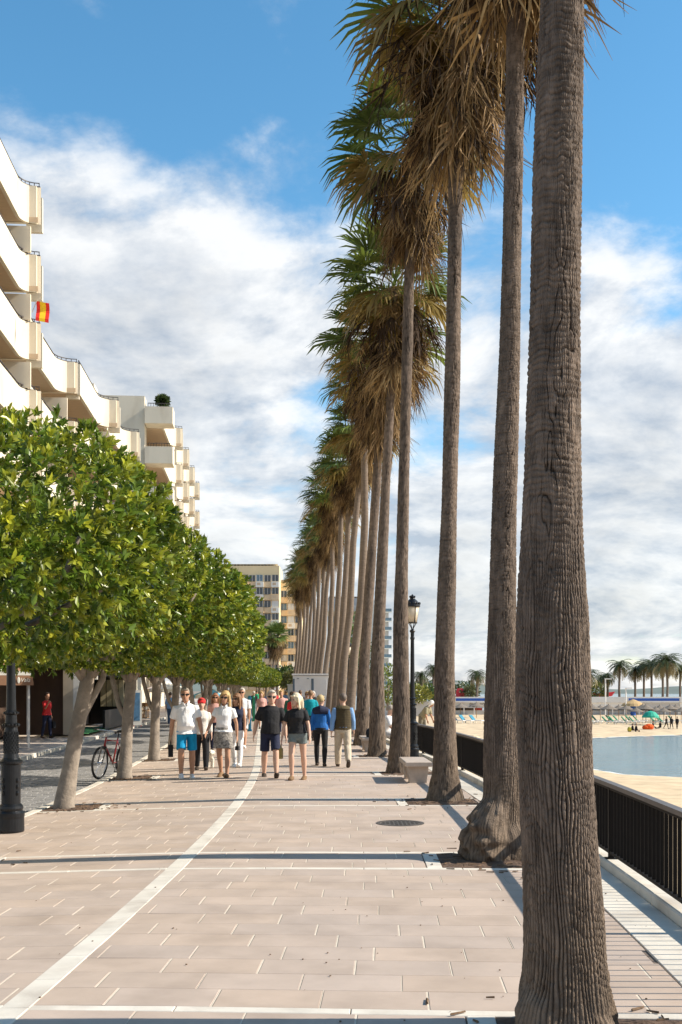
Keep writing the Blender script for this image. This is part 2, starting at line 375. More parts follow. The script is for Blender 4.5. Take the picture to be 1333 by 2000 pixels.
# ------------------------------------------------------------------ beach and sea
SHORE = [(90, -60), (80, 20), (70, 52), (45, 66), (24, 69), (19, 73), (16.5, 86), (18, 108), (24, 123), (34, 131), (50, 141), (75, 150), (120, 152), (400, 150), (2500, 100), (2500, -60)]
def shore_dist(x, y):
    p = np.stack([x, y], -1); best = np.full(x.shape, 1e9); inside = np.zeros(x.shape, bool); n = len(SHORE)
    for i in range(n):
        a = np.array(SHORE[i], float); b = np.array(SHORE[(i + 1) % n], float); ab = b - a
        h = np.clip(((p - a) @ ab) / (ab @ ab), 0, 1); d = np.linalg.norm(p - (a + h[..., None] * ab), axis=-1); best = np.minimum(best, d)
        cond = ((a[1] > y) != (b[1] > y)) & (x < (b[0] - a[0]) * (y - a[1]) / (b[1] - a[1] + 1e-12) + a[0]); inside ^= cond
    return np.where(inside, -best, best)
def vnoise(x, y, seed=0):
    r = np.random.default_rng(seed).random((256, 256)); xi = np.floor(x).astype(int); yi = np.floor(y).astype(int); fx = x - xi; fy = y - yi
    fx = fx * fx * (3 - 2 * fx); fy = fy * fy * (3 - 2 * fy); xi %= 256; yi %= 256; x1 = (xi + 1) % 256; y1 = (yi + 1) % 256
    return (r[xi, yi] * (1 - fx) + r[x1, yi] * fx) * (1 - fy) + (r[xi, y1] * (1 - fx) + r[x1, y1] * fx) * fy
def sand_z(x, y):
    d = shore_dist(x, y)
    z = -4.0 + np.where(d > 0, 0.75 * (1 - np.exp(-d / 16.0)) + 0.05 * np.minimum(d, 1), np.maximum(d * 0.12, -1.5))
    z = np.where(y > 225, z - np.clip((y - 225) * 0.05, 0, 3), z)
    return z
xs = np.concatenate([np.linspace(-22, 60, 150), np.linspace(62, 420, 60)]); ys = np.concatenate([np.linspace(-40, 40, 30), np.linspace(41, 160, 140), np.linspace(162, 300, 50)])
X, Y = np.meshgrid(xs, ys, indexing='ij')
ax = np.vectorize(axis_x)(Y); X = np.maximum(X, ax + 0.3)
Z = sand_z(X, Y) + 0.05 * (vnoise(X * 1.4, Y * 1.4, 1) - 0.5) + 0.05 * (vnoise(X * 3.1, Y * 3.1, 2) - 0.5) * (shore_dist(X, Y) > 1.5)
ni, nj = X.shape; idx = np.arange(ni * nj).reshape(ni, nj)
Fq = np.stack([idx[:-1, :-1], idx[1:, :-1], idx[1:, 1:], idx[:-1, 1:]], -1).reshape(-1, 4)
m_sand = M('sand', (0.60, 0.46, 0.29), 0.95, 0.22, 0.7, bump=1.0, bscale=1.6, dirt=((0.45, 0.33, 0.2), 0.25, 0.5))
tag(link('beach_sand', np_mesh('beach_sand', np.stack([X, Y, Z], -1).reshape(-1, 3), Fq, m_sand, smooth=True)), kind='structure')
m_sea = M('sea_water', (0.14, 0.23, 0.25), 0.16, 0.1, 0.05, spec=0.5)
t = m_sea.node_tree; nb = t.nodes.new('ShaderNodeTexNoise'); nb.inputs['Scale'].default_value = 0.9; nb.inputs['Detail'].default_value = 6
tcx = t.nodes.new('ShaderNodeTexCoord'); mpx = t.nodes.new('ShaderNodeMapping'); mpx.inputs['Scale'].default_value = (0.45, 1.3, 1); t.links.new(tcx.outputs['Object'], mpx.inputs[0]); t.links.new(mpx.outputs[0], nb.inputs[0])
bp = t.nodes.new('ShaderNodeBump'); bp.inputs['Strength'].default_value = 0.55; bp.inputs['Distance'].default_value = 0.5; t.links.new(nb.outputs[0], bp.inputs['Height']); t.links.new(bp.outputs[0], t.nodes['Principled BSDF'].inputs['Normal'])
mb = MB(); mb.add([(3, -800, -4.02), (9000, -800, -4.02), (9000, 9000, -4.02), (-700, 9000, -4.02), (-8, 330, -4.02), (2.5, -10, -4.02)], [(0, 1, 2, 3, 4, 5)])
tag(mb.build('sea', m_sea), kind='structure')
m_foam = M('foam', (0.75, 0.76, 0.74), 0.8, 0.2, 2)
mb = MB(); pts = []
for i in range(4, 13):
    a, b = SHORE[i], SHORE[i + 1]
    for k in range(14): pts.append((a[0] + (b[0] - a[0]) * k / 14, a[1] + (b[1] - a[1]) * k / 14))
L = []
for i, p in enumerate(pts):
    w = 0.25 + 0.5 * random.random(); L.append([(p[0] - 0.1, p[1] + 0.1, -3.985), (p[0] + 0.1 + w * 0.5, p[1] - 0.1 - w, -3.985)])
for i in range(len(L) - 1):
    if random.random() < 0.8: mb.add([L[i][0], L[i][1], L[i + 1][1], L[i + 1][0]], [(0, 1, 2, 3)])
tag(mb.build('shore_foam', m_foam), 'thin white foam along the waterline of the beach', 'foam', kind='stuff')
m_hill = M('far_hill', (0.14, 0.17, 0.15), 0.95, 0.2, 0.01)
V = []; n = 60
for i in range(n + 1):
    x = -900 + 1500 * i / n; h = 16 + 10 * math.sin(i * 0.35) + 6 * math.sin(i * 0.9 + 1); h *= max(0.0, 1 - i / n * 1.0) ** 0.5
    V += [(x, 1500, -5), (x, 1560, h), (x, 1700, -5)]
tag(link('hills', np_mesh('hills', V, [(3 * i + k, 3 * i + 3 + k, 3 * i + 4 + k, 3 * i + 1 + k) for i in range(n) for k in (0, 1)], m_hill)), kind='structure')
# ------------------------------------------------------------------ fan palms of the promenade row
m_bark = M('palm_bark', attr=True, rough=0.95, var=0.38, scale=16, bump=0.8, bscale=130, stretch=(1, 1, 0.4), dirt=((0.055, 0.042, 0.034), 2.4, 0.6))
m_bark_far = M('palm_bark_far', (0.185, 0.142, 0.108), 0.95, 0.25, 6, bump=0.9, bscale=14, stretch=(1, 1, 3.0), dirt=((0.13, 0.10, 0.075), 1.5, 0.5))
m_frond = M('palm_frond', attr=True, rough=0.5, var=0.15, scale=3, trans=0.28, spec=0.4)
m_dead = M('dead_frond', attr=True, rough=0.85, var=0.2, scale=4, trans=0.15, spec=0.2)
def interp(prof, z):
    a = np.array(prof, float); return [np.interp(z, a[:, 0], a[:, i]) for i in range(1, a.shape[1])]
def smooth1(a, k):
    if k < 2: return a
    p = np.pad(a, k, mode='edge'); ker = np.hanning(2 * k + 1); ker /= ker.sum(); return np.convolve(p, ker, 'valid')
def ring_noise(th, z, fth, fz, seed):   # noise periodic in the angle
    return vnoise(np.cos(th) * fth + 40 + 0 * z, z * fz + np.sin(th) * fth * 1.7 + 40, seed)
def make_trunk(name, prof, nth, dz, ztop, seed, amp=1.0, detail=True, burl=None):
    z = np.arange(-0.03, ztop + dz, dz); cx, cy, r = interp(prof, z); k = max(1, int(0.35 / dz))
    cx, cy = smooth1(cx, k), smooth1(cy, k); r = smooth1(r, max(1, int(0.12 / dz)))
    th = np.linspace(0, 2 * math.pi, nth, endpoint=False); T, Zg = np.meshgrid(th, z); rr = np.repeat(r[:, None], nth, 1)
    low = np.clip(1 - (Zg - 1.7) / 1.2, 0, 1); hi = 1 - low
    flare = np.exp(-np.maximum(Zg, 0) / 0.16)
    rr = rr * (1 + flare * (0.10 + 0.35 * (vnoise(T / (2 * math.pi) * 9, Zg * 0 + 3 + seed, seed + 5) - 0.35)))
    rr = rr * (1 + 0.025 * np.sin(Zg * 2.1 + seed) + 0.02 * (vnoise(Zg * 1.6 + 9, Zg * 0 + seed, seed + 8) - 0.5))
    colv = np.ones(rr.shape)
    if detail:
        u = T / (2 * math.pi); W = 256
        def per(fu, fz, sd, warp=0.0, stretch=1.0):   # periodic lattice of fu cells round the trunk
            g = np.random.default_rng(sd).random((fu, 4096)); uu = (u + warp) * fu; zz = Zg * fz + 50
            ui = np.floor(uu).astype(int); zi = np.floor(zz).astype(int); fx = uu - ui; fy = zz - zi; fx = fx * fx * (3 - 2 * fx); fy = fy * fy * (3 - 2 * fy)
            return (g[ui % fu, zi] * (1 - fx) + g[(ui + 1) % fu, zi] * fx) * (1 - fy) + (g[ui % fu, zi + 1] * (1 - fx) + g[(ui + 1) % fu, zi + 1] * fx) * fy
        wob = 1.5 * (per(11, 1.5, seed + 1) - 0.5) * 2 + 1.1 * (per(34, 6, seed + 2) - 0.5)
        saw = lambda ph, p: (0.5 + 0.5 * np.cos(2 * math.pi * ph)) ** p
        nrid = int(2 * math.pi * float(np.mean(r[: max(2, int(2.5 / dz))])) / 0.0175)
        groove = 1.25 * saw(u * nrid + wob, 3.6) * (0.35 + 0.9 * per(34, 3.5, seed + 3)) + 0.5 * saw(u * (nrid // 2) + 1.6 * wob + 0.3, 9.0) * per(18, 1.5, seed + 4)
        cross = saw(Zg * 21 + 1.3 * (per(12, 3, seed + 14) - 0.5) * 2 + 1.0 * per(40, 8, seed + 15), 6.0) * per(26, 14, seed + 16)
        rw = 0.9 * (per(6, 2.0, seed + 5) - 0.5) + 0.7 * (per(24, 9, seed + 17) - 0.5)
        rings = saw(Zg * 31 + rw, 3.0) * (0.25 + 0.9 * per(14, 22, seed + 6)) + 0.6 * saw(Zg * 9.3 + rw * 0.7, 14.0)
        crack = saw(u * 13 + 1.5 * wob, 60.0) * np.clip(per(13, 1.3, seed + 7) * 2 - 0.5, 0, 1.3)
        fine_ = saw(u * nrid * 1.15 + 1.4 * wob, 3.0) * per(40, 12, seed + 9)
        d = low * (groove * 0.015 + cross * 0.009) * np.clip(0.25 + Zg / 0.35, 0.25, 1) + hi * (rings * 0.0065 + crack * 0.020 + fine_ * 0.006)
        bm_ = np.ones(rr.shape)
        for (bz, bth, br, bh, ba) in (burl or []): bm_ = bm_ * (1 - 0.8 * np.exp(-(np.abs((T - bth + math.pi) % (2 * math.pi) - math.pi) / br) ** 4 - ((Zg - bz) / bh) ** 4))
        rr = rr + 0.05 * (per(14, 7, seed + 30) - 0.5) * np.exp(-np.maximum(Zg, 0) / 0.22) + 0.02 * (per(40, 22, seed + 31) - 0.5) * np.exp(-np.maximum(Zg, 0) / 0.3)
        rr = rr - amp * d * bm_ + amp * 0.004 * (per(60, 30, seed + 10) - 0.5)
        patch = per(5, 0.9, seed + 12) * 0.5 + per(11, 3.0, seed + 13) * 0.3 + per(50, 20, seed + 18) * 0.3
        dep = np.clip(low * (groove * 0.75 + cross * 0.3) + hi * (rings * 0.45 + crack * 0.8 + fine_ * 0.35), 0, 1)   # bark colour gets darker with groove, ring and crack depth
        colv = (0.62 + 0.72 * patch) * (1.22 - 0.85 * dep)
    X_ = cx[:, None] + rr * np.cos(T); Y_ = cy[:, None] + rr * np.sin(T)
    if burl:
        for (bz, bth, br, bh, ba) in burl:
            dth = np.abs((T - bth + math.pi) % (2 * math.pi) - math.pi); m = np.exp(-(dth / br) ** 4 - ((Zg - bz) / bh) ** 4) * ba * (0.9 + 0.5 * (vnoise(T * 6 + 20, Zg * 14 + 20, seed + 20) - 0.5))
            X_ += m * np.cos(T); Y_ += m * np.sin(T)
    V = np.stack([X_, Y_, Zg], -1).reshape(-1, 3); nz = len(z); idx = np.arange(nz * nth).reshape(nz, nth); nx = np.roll(idx, -1, 1)
    Fq = np.stack([idx[:-1], nx[:-1], nx[1:], idx[1:]], -1).reshape(-1, 4)
    base = np.array([0.140, 0.105, 0.080]); c = base * colv.reshape(-1, 1)
    warm = np.clip(1 - Zg / 1.2, 0, 1).reshape(-1, 1) * 0.35; c = c * (1 - warm) + np.array([0.22, 0.155, 0.092]) * colv.reshape(-1, 1) * warm
    return np_mesh(name, V, Fq, m_bark if detail else m_bark_far, c, smooth=True)
def fan(out, base, az, el, Lp, Rf, nseg, spread, col, droop, fold=0.25, curl=0.0, wid=1.0, rng=RNG):
    """one fan leaf: stalk plus pleated segments; appends to out=[V,F,C]"""
    Vv, Ff, Cc = out
    d = np.array([math.cos(el) * math.cos(az), math.cos(el) * math.sin(az), math.sin(el)]); s = np.array([-math.sin(az), math.cos(az), 0.0]); up = np.cross(d, s) * -1
    if up[2] < 0 and el > -1.2: up = -up
    def addstrip(pts, ws, side, c, cup=0.0):
        b = len(Vv)
        for p, w in zip(pts, ws): Vv.append(p - side * w); Vv.append(p + side * w); Cc.append(c); Cc.append(c)
        for i in range(len(pts) - 1): Ff.append((b + 2 * i, b + 2 * i + 1, b + 2 * i + 3, b + 2 * i + 2))
    sag = np.array([0, 0, -1.0])
    stalk = [base + d * Lp * f + sag * droop * 0.25 * Lp * f * f for f in (0, 0.5, 1.0)]
    addstrip(stalk, [0.022, 0.016, 0.012], s, tuple(np.array(col) * (0.9, 0.95, 0.8)))
    hub = stalk[-1]; d2 = d + sag * droop * 0.5; d2 /= np.linalg.norm(d2); up2 = np.cross(d2, s); up2 *= -1 if up2[2] < 0 else 1
    for k in range(nseg):
        f = k / (nseg - 1) * 2 - 1; a = f * spread + rng.normal(0, 0.03); L = Rf * (0.70 + 0.30 * math.cos(a * 0.9)) * rng.uniform(0.88, 1.08)
        dr = d2 * math.cos(a) + s * math.sin(a) + up2 * fold * abs(math.sin(a)) ; dr /= np.linalg.norm(dr)
        sd = np.cross(dr, up2); sd /= np.linalg.norm(sd) + 1e-9
        tw = rng.normal(0, 0.5); sd = sd * math.cos(tw) + up2 * math.sin(tw) * 0.6
        g = droop * rng.uniform(0.7, 1.4); cr = rng.normal(0, curl, 3)
        p0 = hub; p1 = hub + dr * L * 0.38; p2 = hub + dr * L * 0.72 + sag * g * 0.10 * L + cr * L * 0.06; p3 = hub + dr * L * (1.0 - 0.12 * g) + sag * g * 0.36 * L + cr * L * 0.16
        w = 2.0 * math.sin(spread / nseg) * L * 0.42 * wid
        c = np.array(col) * rng.uniform(0.8, 1.2); addstrip([p0, p1, p2, p3], [0.006, w * 0.62, w * 0.5, 0.002], sd, tuple(c))
def green():
    q = RNG.random(); k = RNG.uniform(0.8, 1.25)
    return np.array([0.075 + 0.07 * q, 0.125 + 0.055 * q, 0.028]) * k
def tan_c():
    q = RNG.random(); k = RNG.uniform(0.75, 1.25)
    if q < 0.24: return np.array([0.06, 0.04, 0.027]) * k
    if q < 0.58: return np.array([0.36, 0.245, 0.115]) * k
    return np.array([0.24, 0.155, 0.075]) * k
def make_crown(name, nfr, rad, seed, seg=26):
    out = [[], [], []]
    for i in range(nfr):
        f = (i + 0.5) / nfr; az = i * 2.39996 + RNG.normal(0, 0.2); el = 1.35 - 1.75 * f ** 0.85 + RNG.normal(0, 0.1)
        c = green() if f < 0.82 else np.array([0.24, 0.17, 0.045]) * RNG.uniform(0.8, 1.2)
        L = rad * RNG.uniform(0.85, 1.12)
        fan(out, np.array([0.08 * math.cos(az), 0.08 * math.sin(az), 0.35 * (1 - f)]), az, el, L * 0.50, L * 0.58, seg, R(115), c, 0.30 + 0.55 * f, 0.22, 0.1)
    return np_mesh(name, out[0], out[1], m_frond, np.array(out[2]))
def make_skirt(name, nfr, length, rad, seed, seg=22):
    out = [[], [], []]
    for i in range(nfr):
        f = RNG.random(); az = RNG.uniform(0, 2 * math.pi); top = -length * f * 0.80 + 0.15
        el = R(-22) - R(52) * f ** 0.6 + RNG.normal(0, 0.24); c = tan_c()
        if f < 0.22 and RNG.random() < 0.55: c = np.array([0.33, 0.23, 0.05]) * RNG.uniform(0.8, 1.2)
        L = rad * RNG.uniform(0.65, 1.3)
        if RNG.random() < 0.35: el = R(RNG.uniform(-86, -66)); L *= 1.25
        fan(out, np.array([0.10 * math.cos(az), 0.10 * math.sin(az), top]), az, el, L * 0.55, L * 0.68, seg, R(RNG.uniform(28, 75)), c, RNG.uniform(0.7, 1.5), 0.35, 1.1, 0.78)
    for i in range(26):                      # dark seed stalks hanging out of the skirt
        az = RNG.uniform(0, 2 * math.pi); b = np.array([0, 0, RNG.uniform(-0.6, 0.2)]); L = rad * RNG.uniform(0.75, 1.05)
        fan(out, b, az, R(RNG.uniform(-35, 5)), L, 0.75, 9, R(22), np.array([0.055, 0.035, 0.022]), 2.6, 0.2, 2.2, 1.5)
    return np_mesh(name, out[0], out[1], m_dead, np.array(out[2]))
CROWNS = [make_crown('crown', 46, r, i) for i, r in enumerate((2.1, 1.95, 2.2))]
SKIRTS = [make_skirt('dead_frond_skirt', n, L, r, i) for i, (n, L, r) in enumerate(((150, 2.5, 1.12), (130, 2.2, 1.05), (170, 2.9, 1.18)))]
# measured outlines: (pixel y, left x, right x) at the palm's own depth
OUT = {0: [(2010, 1003, 1192), (1950, 1018, 1190), (1800, 1024, 1181), (1650, 1020, 1166), (1500, 1014, 1156), (1350, 1008, 1152), (1200, 1009, 1150), (1100, 1013, 1142), (900, 1024, 1136), (600, 1035, 1134), (300, 1043, 1136), (0, 1056, 1141), (-400, 1068, 1146), (-1500, 1100, 1172), (-2600, 1120, 1190)],
       1: [(1675, 930, 1026), (1600, 945, 1016), (1480, 945, 1014), (1380, 947, 1014), (1280, 950, 1010), (1000, 961, 1009), (700, 974, 1017), (475, 982, 1019), (250, 987, 1023), (0, 989, 1027), (-600, 1000, 1036)],
       2: [(1556, 838, 902), (1500, 846, 894), (1430, 848, 891), (1300, 848, 889), (1000, 862, 893), (720, 869, 900), (420, 876, 903), (270, 876, 904), (0, 880, 905)],
       3: [(1507, 757, 800), (1400, 766, 802), (1200, 769, 797), (920, 779, 800), (700, 785, 806), (440, 792, 812), (200, 796, 814)],
       4: [(1476, 719, 755), (1400, 722, 753), (1300, 724, 750), (920, 746, 764), (720, 759, 775), (500, 766, 781)],
       5: [(1455, 691, 722), (1300, 701, 722), (920, 729, 746), (830, 734, 748), (600, 741, 753)]}
PALM_T = [1.22, 0.98, 0.95, 1.18, 1.08, 1.08]
SKB = [10.9, 8.6, 9.9, 10.5, 9.7, 9.5]      # height of the skirt's lower edge
LAB = ['thick fissured palm trunk rooted by the white edge slabs before the burl palm', 'fan palm with a big round burl swelling out of its trunk base',
       'fan palm with a flared root base standing between the burl palm and the stone bench', 'fan palm behind the stone bench, next to the black lamp post',
       'fan palm with broad green crown beyond the lamp post, seated person by its base', 'fan palm beside the farther stone bench with the dark bag']
palm_pos = []
def frond_parts(root, top, i, sc=1.0, kw=0.80):
    c = link('crown', CROWNS[i % 3], root, (top[0], top[1], top[2]), (0, 0, i * 1.3)); c.scale = (sc,) * 3
    k = link('dead_frond_skirt', SKIRTS[i % 3], root, (top[0], top[1], top[2] - 0.1), (0, 0, i * 2.1)); k.scale = (sc * kw, sc * kw, sc * 0.84 * (1.0 if i < 7 else random.uniform(0.75, 1.15)))
for i in range(6):
    s = BANDS[i + 1]; s += (0.25, 0.25, 0.3, 0.2, 0.0, -0.3)[i]; base = P(s, PALM_T[i])
    dpt = base[1]
    prof = []
    for (y, xl, xr) in OUT[i]:
        z = CAM_H - (y - HORIZON) * dpt / F_PX; xc = ((xl + xr) / 2 - CX) * dpt / F_PX; prof.append((z, xc, dpt, (xr - xl) / 2 * dpt / F_PX))
    prof.sort(); z0, x0 = prof[0][0], prof[0][1]
    prof = [(z, xc - x0, 0.0, r) for z, xc, _, r in prof]
    root = empty('fan_palm', (x0, dpt, 0)); top_z = SKB[i] + (2.45, 2.3, 2.75)[i % 3] + 0.3
    nth, dz = ((400, 0.0075), (260, 0.013), (140, 0.022), (110, 0.03), (90, 0.04), (70, 0.05))[i]
    burl = [(0.25, R(222), 0.80, 0.30, 0.27), (0.18, R(300), 0.5, 0.16, 0.06)] if i == 1 else ([(0.1, R(215), 0.5, 0.12, 0.05)] if i == 0 else None)
    if i == 0:
        me = make_trunk('trunk', prof, nth, dz, 6.2, 11, burl=burl)
        link('trunk', me, root)
        me2 = make_trunk('upper_trunk', [(z, a, b, r * 0.985) for z, a, b, r in prof], 48, 0.06, top_z, 11, detail=False); o = link('upper_trunk', me2, root)
        # keep only the part above the detailed one
        keep = np.array([v.co.z for v in me2.vertices]) > 6.05
        fs = [tuple(p.vertices) for p in me2.polygons if all(keep[v] for v in p.vertices)]
        o.data = np_mesh('upper_trunk', np.array([v.co[:] for v in me2.vertices]), fs, m_bark_far, smooth=True)
    else:
        link('trunk', make_trunk('trunk', prof, nth, dz, top_z, 11 + i, amp=1.0, burl=burl), root)
    xt, _, _ = interp(prof, np.array([top_z])); frond_parts(root, (float(xt[0]), 0, top_z), i, (0.95, 0.9, 0.86, 0.84, 0.95, 0.95)[i], (0.95, 1.1, 1.15, 0.92, 1.05, 0.95)[i])
    tag(root, LAB[i], 'palm', 'tall fan palms in the row along the promenade')
    palm_pos.append((x0, dpt))
XF = {6: 691, 7: 672, 8: 661, 9: 649, 10: 636, 11: 625, 12: 619, 13: 612, 14: 605, 15: 598, 16: 592, 17: 586, 18: 580, 19: 575}
far_meshes = []
for k in range(4):
    h = 12.4 + 0.4 * k; lean = 0.75 + 0.2 * math.sin(k * 2)
    prof = [(-0.03, 0, 0, 0.30), (0.3, 0.02, 0, 0.215), (1.2, 0.08, 0, 0.185), (3, 0.22, 0, 0.165), (5, 0.42 + 0.06 * math.sin(k), 0, 0.15), (8, 0.62, 0, 0.135), (11, lean, 0, 0.125), (h, lean + 0.05, 0, 0.12)]
    far_meshes.append((make_trunk('trunk', prof, 24, 0.12, h, 40 + k, detail=False), lean + 0.05, h))
for i in range(6, 20):
    s = BANDS[i + 1]; d = P(s, 1.1)[1]; x = (XF[i] - CX) * d / F_PX - 0.2
    me, lx, h = far_meshes[(i * 3) % 4]; root = empty('fan_palm', (x, d, 0), random.uniform(-0.3, 0.3))
    link('trunk', me, root); frond_parts(root, (lx, 0, h), i + 1, random.uniform(0.80, 1.0), 0.74)
    tag(root, 'tall fan palm in the long row beyond the farther bench', 'palm', 'tall fan palms in the row along the promenade')
# pair of slim palms in front of the yellow flats, low palms by them
for (xp, yt, d, lab) in ((533, 1262, 150, 'slim fan palm with a mop head, one of two before the yellow flats'), (541, 1258, 153, 'slim fan palm with a mop head, one of two before the yellow flats')):
    x = (xp - CX) * d / F_PX; zt = CAM_H - (yt - HORIZON) * d / F_PX; root = empty('fan_palm', (x, d, -0.1))
    mb = MB(); mb.tube([(0, 0, 0), (0.1, 0, zt * 0.5), (0.15, 0, zt + 1.2)], [0.2, 0.13, 0.11], 10); mb.build('trunk', m_bark_far, root, smooth=True); frond_parts(root, (0.15, 0, zt + 1.2), int(d) % 3, 1.0)
    tag(root, lab, 'palm', 'pair of slim palms before the yellow flats')
# ------------------------------------------------------------------ clipped ficus trees along the road
m_leaf = M('ficus_leaf', attr=True, rough=0.33, var=0.12, scale=2, trans=0.28, spec=0.5)
m_ftrunk = M('ficus_bark', (0.27, 0.225, 0.18), 0.9, 0.3, 6, bump=0.5, bscale=25, dirt=((0.12, 0.095, 0.075), 2.2, 0.7))
def leaf_template():
    # folded oval leaf along +X, length 1, 8 vertices
    L = [(0.0, 0.0), (0.3, 0.20), (0.62, 0.22), (1.0, 0.0)]
    V = [(0, 0, 0), (0.3, 0.0, -0.035), (0.64, 0.0, -0.03), (1.0, 0, -0.10), (0.28, 0.19, 0.05), (0.64, 0.19, 0.03), (0.28, -0.19, 0.05), (0.64, -0.19, 0.03)]
    Fq = [(0, 1, 4, 4), (1, 2, 5, 4), (2, 3, 5, 5), (0, 6, 1, 1), (6, 7, 2, 1), (7, 3, 2, 2)]
    T = []
    for f in Fq:
        f = list(dict.fromkeys(f)); T += [(f[0], f[i], f[i + 1]) for i in range(1, len(f) - 1)]
    return np.array(V, float), np.array(T)
LV, LT = leaf_template()
def leaves_mesh(name, C, D, U, S, colr, mat):
    """C centres, D leaf directions, U rough normals, S lengths (arrays)"""
    D = D / np.linalg.norm(D, axis=1, keepdims=True); W = np.cross(U, D); W /= np.linalg.norm(W, axis=1, keepdims=True) + 1e-9; U2 = np.cross(D, W)
    V = C[:, None, :] + S[:, None, None] * (LV[None, :, 0:1] * D[:, None, :] + LV[None, :, 1:2] * W[:, None, :] + LV[None, :, 2:3] * U2[:, None, :])
    n = len(C); Fq = (LT[None] + (np.arange(n) * len(LV))[:, None, None]).reshape(-1, 3)
    return np_mesh(name, V.reshape(-1, 3), Fq, mat, np.repeat(colr, len(LV), 0), smooth=True)
def ficus_crown(name, nros, a, b, c, seed, leaf=0.108, per=8):
    rng = np.random.default_rng(seed)
    d = rng.normal(size=(nros, 3)); d /= np.linalg.norm(d, axis=1, keepdims=True)
    th = np.arctan2(d[:, 1], d[:, 0]); ph = d[:, 2]
    lump = 1 + 0.06 * (vnoise(th * 1.6 + 20, ph * 3 + 20, seed) - 0.5) * 2 + 0.07 * (vnoise(th * 4 + 20, ph * 6 + 20, seed + 1) - 0.5) * 2
    rad = np.where(rng.random(nros) < 0.74, rng.uniform(0.92, 1.03, nros), rng.uniform(0.62, 0.94, nros)) * lump
    p = 2.6; sup = (np.abs(d[:, 0]) ** p + np.abs(d[:, 1]) ** p + np.abs(d[:, 2]) ** p) ** (-1 / p)     # a clipped, boxy ball
    C = d * (rad * sup)[:, None] * np.array([a, b, c]); C[:, 2] = np.where(C[:, 2] < 0, C[:, 2] * 0.84, C[:, 2])
    nrm = d / np.array([a, b, c]); nrm /= np.linalg.norm(nrm, axis=1, keepdims=True)
    tip = nrm + 0.55 * rng.normal(size=(nros, 3)) + np.array([0, 0, 0.25]); tip /= np.linalg.norm(tip, axis=1, keepdims=True)
    Cs, Ds, Us, Ss, Co = [], [], [], [], []
    ref = rng.normal(size=(nros, 3)); e1 = np.cross(tip, ref); e1 /= np.linalg.norm(e1, axis=1, keepdims=True); e2 = np.cross(tip, e1)
    hue = rng.random(nros); tone = rng.uniform(0.75, 1.25, nros)
    for k in range(per):
        an = k * 2.4 + rng.uniform(-0.3, 0.3, nros); open_ = rng.uniform(0.35, 1.15, nros) * (0.5 + 0.6 * k / per)
        rd = e1 * np.cos(an)[:, None] + e2 * np.sin(an)[:, None]
        D = tip * np.cos(open_)[:, None] + rd * np.sin(open_)[:, None] + np.array([0, 0, -0.12]); U = tip * np.sin(open_)[:, None] - rd * np.cos(open_)[:, None] + 1e-3
        Cs.append(C - tip * (0.07 * k / per)[..., None] if False else C - tip * (0.09 * k / per)); Ds.append(D); Us.append(U); Ss.append(leaf * rng.uniform(0.7, 1.2, nros) * (0.75 + 0.35 * k / per))
        young = np.clip((hue - 0.35) * 1.6, 0, 1) * (1 - 0.6 * k / per)
        base = np.array([0.108, 0.172, 0.018]); yg = np.array([0.47, 0.47, 0.04])
        Co.append((base * (1 - young[:, None]) + yg * young[:, None]) * (tone * rng.uniform(0.85, 1.15, nros))[:, None])
    return leaves_mesh(name, np.concatenate(Cs), np.concatenate(Ds), np.concatenate(Us), np.concatenate(Ss), np.concatenate(Co), m_leaf)
def ficus_trunk(seed, lean, fork, h=2.3):
    rng = random.Random(seed); mb = MB()
    mb.tube([(0, 0, -0.1), (0.0, 0, 0.05), (lean * 0.25, 0.02, 0.6), (lean * 0.6, 0.0, 1.25), (lean, 0.03, 1.9), (lean + 0.1, 0.0, h + 0.4)], [0.22, 0.165, 0.125, 0.115, 0.115, 0.09], 14)
    mb.tube([(lean * 0.55, 0, 1.15), (lean * 0.6 + fork * 0.45, 0.05, 1.5), (lean + fork * 0.9, 0.1, 2.0), (lean + fork * 1.2, 0.1, h + 0.5)], [0.05, 0.058, 0.052, 0.045], 10)
    for k in range(6):
        a = k * 1.05 + rng.random(); r = rng.uniform(0.7, 1.3)
        mb.tube([(lean, 0.03, 1.95), (lean + 0.25 * r * math.cos(a), 0.25 * r * math.sin(a), 2.3), (lean + 1.2 * r * math.cos(a), 1.2 * r * math.sin(a), 2.9), (lean + 1.5 * r * math.cos(a), 1.5 * r * math.sin(a), 3.6)], [0.075, 0.06, 0.04, 0.015], 7)
    return mb.mesh('trunk', m_ftrunk, smooth=True)
FIC = [ficus_crown('crown', 6200, 2.36, 2.36, 1.26, 3), ficus_crown('crown', 6000, 2.38, 2.36, 1.28, 5), ficus_crown('crown', 3900, 2.45, 2.45, 1.3, 8, 0.14)]
FTR = [ficus_trunk(1, 0.34, 0.26), ficus_trunk(2, 0.12, -0.42), ficus_trunk(3, 0.06, -0.38)]
FL = ['clipped ficus tree standing before the black lamp post, only its dense crown showing', 'clipped ficus tree with pale leaning trunk next to the lamp post', 'clipped ficus tree with forked trunk and a red bicycle leaning on it', 'clipped ficus tree with pale forked trunk just past the bicycle']
